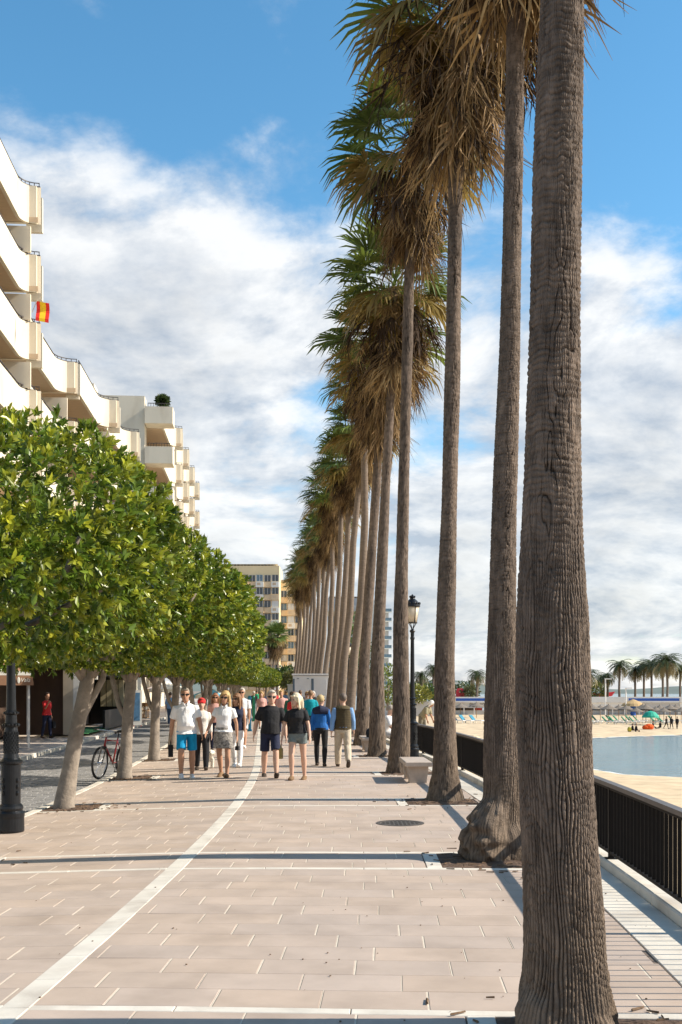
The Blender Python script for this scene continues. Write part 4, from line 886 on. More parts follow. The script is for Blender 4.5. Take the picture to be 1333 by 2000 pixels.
prt('wall', m_stucco, ds, [(49, 64, 13.35, 16.0, 3.2, 6.0)])
tag(ds, 'black cafe front with cream curtains and dark canopy', 'shop')
cp = MB(); sbox(cp, 43.0, 50, 10.95, 12.9, 0.021, 0.034); tag(cp.build('green_carpet', m_green), 'bright green carpet laid outside the black cafe', 'carpet')
# brown tent awning with posts
aw = empty('awning_tent', (-11.05, 32.9, 0.02), R(17))
mb = MB(); h0, h1 = 2.17, 2.85
for (a, b) in (((-1.5, -1.5), (1.5, -1.5)), ((1.5, -1.5), (1.5, 1.5)), ((1.5, 1.5), (-1.5, 1.5)), ((-1.5, 1.5), (-1.5, -1.5))):
    mb.add([(a[0], a[1], h0 + 0.11), (b[0], b[1], h0 + 0.11), (0, 0, h1)], [(0, 1, 2)])
mb.build('canopy', m_canvas, aw)
for rz in range(4):
    g_ = MB(); g_.box((0, -1.51, h0 + 0.05), (3.06, 0.02, 0.13)); g_.build('white_band', m_cream, aw, rot=(0, 0, rz * math.pi / 2))
    g_ = MB(); g_.hexa([(-1.55, -1.56, 1.86), (1.55, -1.56, 1.86), (1.55, -1.545, 1.86), (-1.55, -1.545, 1.86)], [(-1.51, -1.52, 2.152), (1.51, -1.52, 2.152), (1.51, -1.505, 2.152), (-1.51, -1.505, 2.152)]); g_.build('valance', m_canvas, aw, rot=(0, 0, rz * math.pi / 2))
for sx in (-1, 1):
    for sy in (-1, 1): mb = MB(); mb.box((sx * 1.42, sy * 1.42, 1.1), (0.06, 0.06, 2.2)); mb.build('post', m_frame, aw)
mb = MB(); mb.ell((1.13, -1.565, 2.01), (0.040, 0.006, 0.10), 12, 6)      # white swash mark and the script beside it
txt = bpy.data.curves.new('lettering', 'FONT'); txt.body = 'Vala'; txt.size = 0.17; txt.extrude = 0.003; txt.shear = 0.25
mb.build('logo', m_cream, aw); to = bpy.data.objects.new('tmp_text', txt); COL.objects.link(to); txt.materials.append(m_cream); bpy.context.view_layer.update()
tme = bpy.data.meshes.new_from_object(to.evaluated_get(bpy.context.evaluated_depsgraph_get())); bpy.data.objects.remove(to)
link('lettering', tme, aw, (1.17, -1.567, 1.96), (R(88), 0, 0))
tag(aw, 'brown canvas awning tent with white band and script lettering', 'awning')
# ochre column, red awning, sign boards, tables and chairs further along
oc = empty('ochre_shop', P(60, 12, 0)); prt('column', m_ochre, oc, [(60, 60.8, 11.3, 12.1, 0.02, 2.9)]); prt('wall', m_curt, oc, [(60.2, 70, 12.2, 12.6, 0.02, 3.0)]); prt('band', m_redc, oc, [(59.6, 66, 11.0, 12.6, 2.5, 2.85)]); prt('cornice', m_wht, oc, [(59.4, 66, 10.9, 12.7, 2.86, 3.0)]); prt('upper_wall', m_stucco, oc, [(62, 80, 12.7, 15.5, 0.02, 5.4)])
tag(oc, 'ochre columned shop with a red fascia past the black cafe', 'shop')
ab = empty('sign_board', P(54.5, 10.35, -0.1), 0.2); m_blue = M('blue_print', (0.10, 0.22, 0.36), 0.5, 0.3, 6)
mb = MB(); mb.box((0, 0, 0.95), (0.42, 0.05, 1.75)); mb.build('frame', m_wht, ab); mb = MB(); mb.box((-0.03, -0.03, 1.0), (0.30, 0.012, 1.4)); mb.build('panel', m_blue, ab)
for e in (-0.18, 0.18): mb = MB(); mb.tube([(e, 0, 0.2), (e, 0.35, 0.0)], 0.02, 6); mb.build('leg', m_redc, ab)
tag(ab, 'tall white framed blue sign board at the road edge', 'sign')
def chair_mesh(root):
    mb = MB(); mb.box((0, 0, 0.45), (0.42, 0.42, 0.04)); mb.build('seat', m_wood, root); mb = MB(); mb.box((0, 0.2, 0.82), (0.40, 0.03, 0.22)); mb.build('backrest', m_wood, root)
    for sx in (-1, 1):
        for sy in (-1, 1): mb = MB(); mb.box((sx * 0.19, sy * 0.19, 0.22 if sy < 0 else 0.46), (0.04, 0.04, 0.44 if sy < 0 else 0.94)); mb.build('leg', m_wood, root)
ch0 = empty('cafe_chair'); chair_mesh(ch0); tb0 = empty('cafe_table'); mb = MB(); mb.box((0, 0, 0.74), (0.75, 0.75, 0.04)); mb.build('top', m_wood, tb0); mb = MB(); mb.box((0, 0, 0.37), (0.08, 0.08, 0.72)); mb.build('leg', m_wood, tb0); mb = MB(); mb.box((0, 0, 0.03), (0.45, 0.45, 0.04)); mb.build('foot', m_wood, tb0)
first = True
for j, (s, t) in enumerate(((58, 11.3), (60.5, 11.2), (63, 11.4), (66, 11.3))):
    o = tb0 if j == 0 else copy_tree(tb0); o.location = P(s, t, 0.02); tag(o, 'square wooden cafe table outside the ochre shop', 'table', 'cafe tables by the road')
    for k, (ds_, dt_, r_) in enumerate(((-0.65, 0, math.pi), (0.65, 0, 0), (0, 0.65, math.pi / 2))):
        c = ch0 if first else copy_tree(ch0); first = False; c.location = P(s + ds_, t + dt_, 0.02); c.rotation_euler = (0, 0, r_); tag(c, 'wooden cafe chair pulled up to a table by the ochre shop', 'chair', 'cafe chairs by the road')
def parasol(x, y, d, rad, mats, label, zb=0.0):
    q = px(x, y, d); o = empty('parasol', (q[0], q[1], zb)); h = q[2] - zb
    mb = MB(); mb.tube([(0, 0, 0), (0, 0, h)], 0.025, 8); mb.build('pole', m_frame, o)
    for k in range(8):
        a0, a1 = k * math.pi / 4, (k + 1) * math.pi / 4; mb = MB()
        mb.add([(0, 0, h), (rad * math.cos(a0), rad * math.sin(a0), h - rad * 0.38), (rad * math.cos(a1), rad * math.sin(a1), h - rad * 0.38), (rad * math.cos(a0), rad * math.sin(a0), h - rad * 0.38 - 0.18), (rad * math.cos(a1), rad * math.sin(a1), h - rad * 0.38 - 0.18)], [(0, 1, 2), (1, 3, 4, 2)]); mb.build('panel', mats[k % len(mats)], o)
    tag(o, label, 'parasol')
m_cy = M('cyan_canvas', (0.12, 0.42, 0.58), 0.8, 0.08, 4)
parasol(412, 1344, 62, 1.1, [m_cy, m_cream], 'blue and white striped parasol beyond the ficus trunks'); parasol(326, 1330, 60, 1.2, [m_cream], 'plain cream parasol over the cafe tables')
m_teal = M('teal_paint', (0.03, 0.25, 0.38), 0.45, 0.1, 5); m_grnp = M('green_paint', (0.02, 0.28, 0.14), 0.45, 0.1, 5)
for x, d, mt, lab in ((488, 46, m_teal, 'teal blue post at the road edge behind the walkers'), (496, 60, m_grnp, 'green post standing past the teal post')):
    q = px(x, 1360, d); mb = MB(); mb.tube([(0, 0, -0.05), (0, 0, q[2] - 0.1)], 0.07, 12); mb.lathe([(0.09, q[2] - 0.12), (0.09, q[2] - 0.06), (0.05, q[2] + 0.02), (0.01, q[2] + 0.03)], 12); mb.lathe([(0.10, -0.05), (0.10, 0.05)], 12); tag(mb.build('bollard_post', mt, None, (q[0], d, 0)), lab, 'post')
# trees and shrubs behind the row
def bush(name, x, y0, d, rx, rz, seed, col, label, zb=None, n=700, leaf=0.5):
    k = d / F_PX; zt = CAM_H - (y0 - HORIZON) * k; rng = np.random.default_rng(seed); dd = rng.normal(size=(n, 3)); dd /= np.linalg.norm(dd, axis=1, keepdims=True)
    lump = 1 + 0.25 * (vnoise(dd[:, 0] * 2 + 9, dd[:, 2] * 2 + 9, seed) - 0.5) * 2; C = dd * (rng.uniform(0.55, 1.05, n) * lump)[:, None] * np.array([rx, rx, rz])
    root = empty(name, ((x - CX) * k, d, 0 if zb is None else zb)); base = root.location.z
    D = dd + 0.8 * rng.normal(size=(n, 3)); U = rng.normal(size=(n, 3)); c = np.array(col) * rng.uniform(0.6, 1.4, n)[:, None]
    me = leaves_mesh('crown', C, D, U, leaf * rng.uniform(0.6, 1.3, n), c, m_leaf); link('crown', me, root, (0, 0, zt - base - rz))
    mb = MB(); mb.tube([(0, 0, 0), (0.1, 0, (zt - base) * 0.6)], [rx * 0.10, rx * 0.06], 8); mb.build('trunk', m_ftrunk, root); tag(root, label, 'tree' if rz > 1.5 else 'shrub')
bush('leafy_tree', 692, 1208, 120, 1.6, 2.4, 21, (0.10, 0.16, 0.03), 'bright green tree glimpsed between palm trunks before the grey flats', n=900, leaf=0.4)
bush('leafy_tree', 757, 1300, 90, 1.1, 1.5, 22, (0.16, 0.20, 0.03), 'yellow green tree between the palm trunks beside the lamp post', n=700, leaf=0.3)
bush('leafy_tree', 722, 1262, 110, 1.4, 2.2, 23, (0.07, 0.11, 0.03), 'dark green tree glimpsed between palm trunks below the blank wall', n=700, leaf=0.35)
for x, y, d, rx, rz, c, lab in ((556, 1300, 140, 1.1, 1.4, (0.07, 0.11, 0.03), 'low green palm bush before the yellow wing'), (568, 1310, 138, 0.9, 1.3, (0.12, 0.12, 0.03), 'low olive shrub next to the white cabins')): bush('shrub', x, y, d, rx, rz, int(x), c, lab, n=500, leaf=0.5)
# ------------------------------------------------------------------ people
m_skin = [M('skin_tan', (0.46, 0.25, 0.155), 0.55, 0.08, 12), M('skin_fair', (0.58, 0.36, 0.26), 0.55, 0.08, 12), M('skin_brown', (0.34, 0.18, 0.11), 0.55, 0.08, 12)]
REM = []
def cloth(name, col, var=0.12): return M('cloth_' + name, col, 0.85, var, 9, bump=0.6, bscale=14)
def soft(mb, name, mat, parent, voxel, it=4):
    o = mb.build(name, mat, parent, smooth=True); r = o.modifiers.new('r', 'REMESH'); r.mode = 'VOXEL'; r.voxel_size = voxel; r.use_smooth_shade = True
    s = o.modifiers.new('s', 'SMOOTH'); s.factor = 0.5; s.iterations = it; REM.append(o); return o
m_eye = M('eye_dark', (0.02, 0.015, 0.012), 0.2, 0.1); m_lip = M('lip', (0.35, 0.12, 0.10), 0.5, 0.1); m_shade = M('sunglasses', (0.008, 0.007, 0.007), 0.1, 0.1, spec=0.7)
def person(x, d, z, height, facing, label, skin=0, female=False, legs=((20, 6), (-16, 22)), arms=((-14, 7, 10), (14, 7, 12)), top=None, sleeve=0.55, bottom=None, btype='shorts', shoe=None,
           hair=None, hstyle='short', glasses=False, belly=0.0, voxel=0.012, head_turn=0.0, extra=None, sit=False, lean=0.0, group=None, hat=None, hem=0.88, name='person', tilt=0.0, collar=None):
    """facing: yaw in degrees, 0 looks at the camera (-Y)"""
    k = height / 1.75; root = empty(name, (x, d, z), R(facing)); sk = m_skin[skin]
    V3 = lambda a, b, c: Vector((a, b, c)); body = MB(); rt = Vector
    w = 0.155 if female else 0.175; hipw = 0.168 if female else 0.162
    hipz = 0.92; legp = []
    for i, sx in enumerate((1, -1)):
        th, kn = (R(a) for a in legs[i]); hip = V3(sx * 0.092, 0, hipz); knee = hip + V3(sx * 0.035, -math.sin(th), -math.cos(th)) * 0.43; sh = th - kn
        ank = knee + V3(0, -math.sin(sh), -math.cos(sh)) * 0.41; legp.append([hip, knee, ank, sh])
    drop = min(l[2].z for l in legp) - 0.085 if not sit else hipz - 0.13 - sit
    def fix(v): return Vector((v.x, v.y, v.z - drop)) * k
    def up(v):      # upper body leans and sways about the hips
        if tilt: c, s = math.cos(R(tilt)), math.sin(R(tilt)); xx, zz = v.x, v.z - hipz; v = V3(xx * c - zz * s, v.y, hipz + xx * s + zz * c)
        if lean: c, s = math.cos(R(lean)), math.sin(R(lean)); y, zz = v.y, v.z - hipz; v = V3(v.x, y * c - zz * s, hipz + y * s + zz * c)
        return fix(v)
    def ring(zc, rx, ry, yc=0.0, n=16, grow=0.0, xc=0.0):
        return [up(V3(xc + (rx + grow) * math.copysign(abs(math.cos(a)) ** 0.95, math.cos(a)), yc + (ry + grow) * math.copysign(abs(math.sin(a)) ** 0.95, math.sin(a)), zc)) for a in [2 * math.pi * j / n for j in range(n)]]
    b = belly
    if female: tor = [(0.83, 0.10, 0.09, 0.01), (0.87, hipw - 0.01, 0.115, 0.012), (0.93, hipw, 0.118, 0.012), (1.00, 0.15, 0.105, 0), (1.08, 0.13, 0.095 + b, -b * 0.5), (1.18, 0.14, 0.10 + b * 0.6, -b * 0.4), (1.27, 0.15, 0.125, -0.022), (1.34, 0.155, 0.11, -0.01), (1.41, 0.145, 0.085, 0.005), (1.455, 0.09, 0.065, 0.008), (1.49, 0.052, 0.054, 0.005), (1.57, 0.048, 0.052, -0.002)]
    else: tor = [(0.83, 0.10, 0.09, 0.01), (0.87, hipw - 0.01, 0.11, 0.01), (0.93, hipw, 0.112, 0.008), (1.02, 0.150, 0.108 + b, -b * 0.6), (1.10, 0.150, 0.11 + b, -b * 0.7), (1.20, 0.165, 0.115 + b * 0.5, -b * 0.3), (1.28, 0.176, 0.122, 0), (1.36, 0.172, 0.108, 0.005), (1.41, 0.145, 0.088, 0.008), (1.455, 0.088, 0.07, 0.008), (1.50, 0.060, 0.062, 0.005), (1.58, 0.056, 0.06, -0.004)]
    body.loft([ring(a, rx, ry, yc) for a, rx, ry, yc in tor])
    lr = [0.090, 0.076, 0.060, 0.064, 0.040] if not female else [0.088, 0.074, 0.056, 0.059, 0.036]
    shoe_mbs = []
    for hip, knee, ank, sh in legp:
        m1 = hip.lerp(knee, 0.5); m2 = knee.lerp(ank, 0.3)
        body.tube([fix(hip + V3(0, 0, 0.04)), fix(m1), fix(knee), fix(m2 + V3(0, 0.012, 0)), fix(ank), fix(ank + V3(0, 0, -0.03))], [q * k for q in (lr[0], lr[1], lr[2], lr[3], lr[4], lr[4])], 12)
        pit = max(-0.9, min(0.5, sh * 1.1 + 0.10)) if not sit else 0.0; fd = V3(0, -math.cos(pit), math.sin(pit) * 1.0); dn = V3(0, -math.sin(pit), -math.cos(pit)); heel = ank + dn * 0.05 - fd * 0.055
        pts = [heel, heel + fd * 0.08, heel + fd * 0.17, heel + fd * 0.24, heel + fd * 0.265]
        body.tube([fix(p + V3(0, 0, 0.005)) for p in pts], [(q[0] * k, q[1] * k) for q in ((0.028, 0.025), (0.035, 0.036), (0.04, 0.026), (0.036, 0.018), (0.015, 0.01))], 10, side=(1, 0, 0))
        shoe_mb = MB(); shoe_mbs.append(shoe_mb); shoe_mb.tube([fix(p - dn * (-0.006)) for p in [heel - fd * 0.012] + pts[1:] + []], [(q[0] * k, q[1] * k) for q in ((0.040, 0.042), (0.050, 0.060), (0.054, 0.044), (0.048, 0.032), (0.024, 0.02))], 10, side=(1, 0, 0))
    sw = MB(); hands = []
    for i, sx in enumerate((1, -1)):
        al, ab, el = (R(a) for a in arms[i]); shd = V3(sx * (w + 0.004), 0.008, 1.375); ua = V3(sx * math.sin(ab), -math.sin(al) * math.cos(ab), -math.cos(al) * math.cos(ab)); elb = shd + ua * 0.285
        a2 = al + el; fa = V3(sx * math.sin(ab * 0.4), -math.sin(a2), -math.cos(a2)).normalized(); wr = elb + fa * 0.25
        ar = (0.060, 0.054, 0.046, 0.048, 0.032) if not female else (0.048, 0.042, 0.036, 0.037, 0.024)
        body.tube([up(V3(sx * 0.09, 0.008, 1.40)), up(shd), up(shd.lerp(elb, 0.5)), up(elb), up(elb.lerp(wr, 0.3)), up(wr)], [q * k for q in (0.055, ar[0], ar[1], ar[2], ar[3], ar[4])], 10)
        hn = wr + fa * 0.09; body.tube([up(wr - fa * 0.01), up(wr + fa * 0.04), up(hn)], [(0.022 * k, 0.026 * k), (0.016 * k, 0.040 * k), (0.014 * k, 0.040 * k)], 10, side=(1, 0, 0))
        fwd = fa.cross(V3(sx, 0, 0)).normalized() * (sx); fwd = V3(0, -math.cos(a2), math.sin(a2))
        for q in range(4):
            o_ = fwd * (0.030 - 0.020 * q); L = (0.068, 0.078, 0.072, 0.056)[q]; p0 = hn + o_; p1 = p0 + fa * L * 0.5 + V3(-sx * 0.008, 0, 0); p2 = p0 + fa * L * 0.92 + V3(-sx * 0.028, 0, 0)
            body.tube([up(p0 - fa * 0.01), up(p1), up(p2)], [0.0100 * k, 0.0095 * k, 0.008 * k], 6)
        tb = wr + fa * 0.03 + fwd * 0.028; body.tube([up(tb), up(tb + fa * 0.035 + fwd * 0.022), up(tb + fa * 0.065 + fwd * 0.022)], [0.013 * k, 0.011 * k, 0.009 * k], 6)
        hands.append(up(hn + fa * 0.04))
        if top and sleeve > 0:
            tip = shd.lerp(elb, min(1, sleeve / 0.53)) if sleeve <= 0.53 else elb.lerp(wr, (sleeve - 0.53) / 0.47)
            pts = [V3(sx * 0.07, 0.008, 1.405), shd, shd.lerp(elb, 0.5)]; rad = [0.058, ar[0] + 0.021, ar[1] + 0.022]
            if sleeve > 0.53: pts += [elb, tip]; rad += [ar[2] + 0.017, ar[4] + 0.014]
            else: pts[2] = tip; rad[2] = ar[1] + 0.026
            sw.tube([up(p) for p in pts], [q * k for q in rad], 12)
    # head
    hc = V3(0, -0.008, 1.635); hb = MB(); ct, st = math.cos(R(head_turn)), math.sin(R(head_turn))
    HS = 1.12
    def hp(a, b_, c): a, b_, c = a * HS, b_ * HS, c * HS; return up(V3(a * ct - b_ * st, hc.y + a * st + b_ * ct, hc.z - 0.008 + c))
    def hring(zc, rx, ry, yc, n=16): return [hp(rx * math.cos(2 * math.pi * j / n), yc + ry * math.sin(2 * math.pi * j / n), zc) for j in range(n)]
    body.loft([hring(*q) for q in ((-0.118, 0.022, 0.02, -0.058), (-0.105, 0.042, 0.045, -0.040), (-0.075, 0.056, 0.072, -0.018), (-0.04, 0.067, 0.086, -0.006), (0.0, 0.073, 0.093, 0.002), (0.045, 0.075, 0.097, 0.006), (0.08, 0.064, 0.084, 0.008), (0.105, 0.042, 0.055, 0.010), (0.118, 0.012, 0.016, 0.010))])
    body.tube([hp(0, -0.088, 0.018), hp(0, -0.105, -0.018), hp(0, -0.110, -0.036), hp(0, -0.092, -0.044)], [0.010 * k, 0.013 * k, 0.016 * k, 0.012 * k], 8)
    for sx in (1, -1): body.ell(tuple(hp(sx * 0.077, 0.01, -0.012)), (0.010 * k, 0.018 * k, 0.030 * k), 8, 6)
    soft(body, 'body', sk, root, voxel, 3)
    fac = MB(); fac.tube([hp(-0.024, -0.083, -0.070), hp(0, -0.094, -0.069), hp(0.024, -0.083, -0.070)], [0.004 * k, 0.007 * k, 0.004 * k], 6); fac.build('mouth', m_lip, root)
    if glasses:
        g = MB(); g.tube([hp(-0.078, 0.0, 0.006), hp(-0.070, -0.062, 0.006)], 0.004 * k, 5); g.tube([hp(0.078, 0.0, 0.006), hp(0.070, -0.062, 0.006)], 0.004 * k, 5)
        for sx in (1, -1): g.tube([hp(sx * 0.012, -0.101, 0.003), hp(sx * 0.036, -0.098, 0.002), hp(sx * 0.064, -0.078, 0.004)], [(0.012 * k, 0.006 * k), (0.023 * k, 0.008 * k), (0.016 * k, 0.006 * k)], 8, side=(0, 0, 1))
        g.tube([hp(-0.014, -0.101, 0.008), hp(0.014, -0.101, 0.008)], 0.005 * k, 5); g.build('sunglasses', m_shade, root)
    else:
        for sx in (1, -1): e = MB(); e.ell(tuple(hp(sx * 0.031, -0.087, 0.004)), (0.013 * k, 0.007 * k, 0.007 * k), 8, 5); e.build('eye', m_eye, root)
    if hair:
        hm = M('hair_' + '_'.join(f'{c:.2f}' for c in hair), hair, 0.6, 0.25, 40, bump=0.4, bscale=90, stretch=(1, 1, 0.2)); h = MB()
        if hstyle == 'short':
            h.ell(tuple(hp(0, 0.024, 0.038)), (0.094 * k, 0.109 * k, 0.108 * k), 16, 10); h.tube([hp(-0.055, -0.062, 0.088), hp(0, -0.078, 0.092), hp(0.055, -0.062, 0.088)], [0.02 * k, 0.026 * k, 0.02 * k], 8)
            for sx in (1, -1): h.tube([hp(sx * 0.072, -0.03, 0.05), hp(sx * 0.077, -0.012, -0.005)], [0.016 * k, 0.010 * k], 6)
        else:
            h.ell(tuple(hp(0, 0.016, 0.028)), (0.104 * k, 0.116 * k, 0.122 * k), 16, 10); L = {'bob': 0.15, 'long': 0.36, 'tail': 0.30}[hstyle]
            if hstyle == 'tail': h.tube([hp(0, 0.10, 0.02), hp(0, 0.14, -0.06), hp(0.0, 0.12, -L)], [0.035 * k, 0.04 * k, 0.015 * k], 8)
            else:
                for sx in (1, -1): h.tube([hp(sx * 0.074, -0.012, 0.05), hp(sx * 0.090, -0.006, -0.05), hp(sx * 0.092, 0.0, -L), hp(sx * 0.075, 0.01, -L - 0.03)], [(0.030 * k, 0.045 * k), (0.026 * k, 0.05 * k), (0.024 * k, 0.045 * k), (0.01 * k, 0.02 * k)], 8, side=(1, 0, 0))
                h.tube([hp(0, 0.07, 0.05), hp(0, 0.088, -0.05), hp(0, 0.085, -L), hp(0, 0.08, -L - 0.03)], [(0.085 * k, 0.03 * k), (0.09 * k, 0.03 * k), (0.085 * k, 0.028 * k), (0.05 * k, 0.015 * k)], 10, side=(1, 0, 0))
                h.tube([hp(-0.05, -0.072, 0.075), hp(0, -0.088, 0.07), hp(0.05, -0.072, 0.075)], [(0.02 * k, 0.016 * k), (0.026 * k, 0.016 * k), (0.02 * k, 0.016 * k)], 6)
        soft(h, 'hair', hm, root, voxel * 0.9, 3)
    if hat:
        h = MB(); h.ell(tuple(hp(0, 0.004, 0.045)), (0.103 * k, 0.121 * k, 0.095 * k), 14, 8); h.tube([hp(0, -0.07, 0.04), hp(0, -0.155, 0.03)], [(0.07 * k, 0.012 * k), (0.055 * k, 0.008 * k)], 10, side=(1, 0, 0)); h.build('cap', hat, root, smooth=True)
    # clothes
    if top:
        s_ = sw; rs = [q for q in tor if hem - 0.04 <= q[0] <= 1.475]; loose = 0.020 if female else 0.026
        rr = [ring(hem, (hipw if hem < 0.98 else 0.15) + loose + 0.014, 0.112 + b + loose + 0.014, -b * 0.5)] + [ring(a, rx, ry, yc, grow=loose * (0.75 if a > 1.4 else 1.0) + (0.010 if a < 1.05 else 0)) for a, rx, ry, yc in rs if a > hem + 0.03]
        s_.loft(rr); soft(s_, 'shirt', top, root, voxel * 1.1, 3)
    if collar:
        cm = MB()
        for sx in (1, -1): cm.tube([up(V3(sx * 0.012, -0.098, 1.40)), up(V3(sx * 0.05, -0.082, 1.46)), up(V3(sx * 0.075, -0.01, 1.49)), up(V3(sx * 0.05, 0.06, 1.50)), up(V3(0, 0.075, 1.50))], [(0.018 * k, 0.010 * k), (0.026 * k, 0.012 * k), (0.026 * k, 0.012 * k), (0.026 * k, 0.012 * k), (0.026 * k, 0.012 * k)], 8, side=(0, 0, 1))
        cm.build('collar', collar, root, smooth=True); pm = MB(); pm.tube([up(V3(0, -0.155 - b * 0.3, 1.27)), up(V3(0, -0.148, 1.33)), up(V3(0, -0.118, 1.39))], 0.006 * k, 6); pm.build('placket', LG, root)
    if bottom:
        bm = MB()
        if btype == 'skirt':
            rr = []
            for f, gx in ((1.03, 0.158), (0.95, 0.185), (0.86, 0.200), (0.74, 0.208), (0.60, 0.212)):
                rr.append([fix(V3(gx * math.cos(a), (gx * 0.86) * math.sin(a) - 0.01, f)) for a in [2 * math.pi * j / 18 for j in range(18)]])
            bm.loft(rr)
        else:
            bm.loft([ring(1.02, 0.158, 0.112 + b * 0.7, -b * 0.4, grow=0.010)] + [ring(a, rx, ry, yc, grow=0.017) for a, rx, ry, yc in reversed(tor[1:3])] + [ring(0.85, 0.15, 0.125, 0.01), ring(0.815, 0.125, 0.11, 0.01)])
            frac = {'shorts': 0.86, 'short_shorts': 0.40, 'trousers': 2.0, 'slim': 2.0}[btype]; gw = {'shorts': 0.020, 'short_shorts': 0.024, 'trousers': 0.026, 'slim': 0.010}[btype]
            for hip, knee, ank, sh in legp:
                if frac < 1: e = hip.lerp(knee, frac); bm.tube([fix(hip + V3(0, 0, 0.03)), fix(hip.lerp(knee, frac * 0.5)), fix(e)], [(lr[0] + gw * 0.7) * k, (lr[1] + gw) * k, (lr[1] + gw * 1.05) * k], 14)
                else: bm.tube([fix(hip + V3(0, 0, 0.03)), fix(hip.lerp(knee, 0.5)), fix(knee), fix(knee.lerp(ank, 0.35) + V3(0, 0.01, 0)), fix(ank + V3(0, 0, 0.0)), fix(ank + V3(0, 0, -0.025))], [(lr[0] + gw * 0.8) * k, (lr[1] + gw) * k, (lr[2] + gw) * k, (lr[3] + gw * 0.9) * k, (lr[4] + gw * 1.1) * k, (lr[4] + gw * 1.1) * k], 14)
        soft(bm, 'skirt' if btype == 'skirt' else ('shorts' if 'short' in btype else 'trousers'), bottom, root, voxel * 1.1, 3)
    if shoe:
        for q in shoe_mbs: soft(q, 'shoe', shoe, root, voxel, 2)
    if extra: extra(root, up, fix, V3, k, hands)
    tag(root, label, 'person', group); return root
W_ = cloth('white', (0.80, 0.79, 0.78), 0.05); BL = cloth('blue', (0.0, 0.26, 0.50)); BK = cloth('black', (0.014, 0.014, 0.016), 0.3); GR = M('cloth_grey_print', (0.26, 0.24, 0.215), 0.85, 0.85, 26, bump=0.3, bscale=20); DN = cloth('denim_grey', (0.15, 0.18, 0.18), 0.3)
BJ = cloth('jacket_blue', (0.015, 0.13, 0.42)); BR = cloth('vest_brown', (0.085, 0.065, 0.03)); BG = cloth('beige', (0.52, 0.44, 0.33)); WS = cloth('shoe_white', (0.75, 0.74, 0.72), 0.1); DS = cloth('shoe_dark', (0.05, 0.035, 0.025), 0.3); RD = cloth('red', (0.62, 0.03, 0.03)); NV = cloth('navy', (0.015, 0.02, 0.05))
TL = cloth('teal', (0.0, 0.30, 0.36)); GN = cloth('green', (0.03, 0.42, 0.20)); SK = cloth('sky', (0.20, 0.36, 0.62)); PK = cloth('pink', (0.60, 0.33, 0.28)); LG = cloth('lightgrey', (0.5, 0.5, 0.5)); SD = cloth('sandal', (0.20, 0.12, 0.06), 0.2); WD = cloth('wetsuit', (0.01, 0.01, 0.012)); OR = cloth('orange', (0.75, 0.10, 0.01))
def at_feet(x, y, t=None): # ground point under a pixel
    z = 0.0
    for _ in range(4):
        d = F_PX * (CAM_H - z) / (y - HORIZON); X = (x - CX) * d / F_PX; z = slope_z(axis_x(d) - X)
    return X, d, z
def bag_in_hand(i, sz, mat, name='bag'):
    def f(root, up, fix, V3, k, hands):
        h = hands[i]; mb = MB(); mb.box((h.x, h.y, h.z - 0.08 - sz[2] / 2), sz); mb.tube([(h.x, h.y - sz[1] * 0.3, h.z - 0.085), (h.x, h.y, h.z + 0.01), (h.x, h.y + sz[1] * 0.3, h.z - 0.085)], 0.008, 6)
        o = mb.build(name, mat, None, tuple(root.location), tuple(root.rotation_euler)); BAGS.append(o)
    return f
BAGS = []
x, d, z = at_feet(365, 1520)
person(x, d, z, 1.83, 9, 'man in white polo shirt and bright blue shorts walking with sunglasses', 0, False, ((-6, 6), (20, 34)), ((10, 16, 12), (-14, 18, 8)), W_, 0.40, BL, 'shorts', WS, (0.30, 0.25, 0.19), 'short', True, 0.05, 0.010, hem=0.87, tilt=2.5, collar=W_, extra=bag_in_hand(1, (0.10, 0.20, 0.24), BK))
tag(BAGS[-1], 'black square bag carried by the man in blue shorts', 'bag')
def watch(root, up, fix, V3, k, hands): pass
x, d, z = at_feet(437, 1518)
person(x, d, z, 1.74, -10, 'woman in white polo shirt and patterned grey skirt walking with sunglasses', 0, True, ((10, 4), (-7, 12)), ((-10, 18, 14), (14, 20, 22)), W_, 0.30, GR, 'skirt', SD, (0.50, 0.33, 0.14), 'bob', True, 0.035, 0.010, hem=0.93, tilt=-3, collar=W_, extra=bag_in_hand(0, (0.07, 0.12, 0.08), BK))
tag(BAGS[-1], 'small dark purse in the hand of the woman in the grey skirt', 'purse')
x, d, z = at_feet(528, 1518)
person(x, d, z, 1.76, 7, 'man in black shirt and black shorts holding hands with a blonde woman', 1, False, ((20, 6), (-8, 16)), ((4, 20, 10), (-16, 20, 14)), BK, 0.42, NV, 'shorts', DS, (0.45, 0.40, 0.33), 'short', True, 0.03, 0.010, hem=0.90, tilt=-2.5)
x, d, z = at_feet(582, 1523)
person(x, d, z, 1.68, -9, 'pale blonde woman in black shirt and grey denim shorts holding a hand', 1, True, ((-8, 6), (18, 26)), ((8, 16, 14), (2, 24, 10)), BK, 0.36, DN, 'short_shorts', SD, (0.70, 0.60, 0.42), 'bob', False, 0.01, 0.010, head_turn=-38, hem=0.95, tilt=3, extra=bag_in_hand(1, (0.05, 0.16, 0.20), M('straw_bag', (0.25, 0.19, 0.06), 0.8, 0.2, 20)))
tag(BAGS[-1], 'olive bag hanging between the two people in black shirts', 'bag')
def hood(root, up, fix, V3, k, hands):
    mb = MB(); mb.tube([up(V3(-0.17, 0.02, 1.36)), up(V3(0, 0.10, 1.40)), up(V3(0.17, 0.02, 1.36))], [0.09 * k, 0.115 * k, 0.09 * k], 12); mb.tube([up(V3(-0.1, -0.08, 1.42)), up(V3(0, -0.1, 1.42)), up(V3(0.1, -0.08, 1.42))], [0.05 * k] * 3, 10); soft(mb, 'hood', NV, root, 0.012, 3)
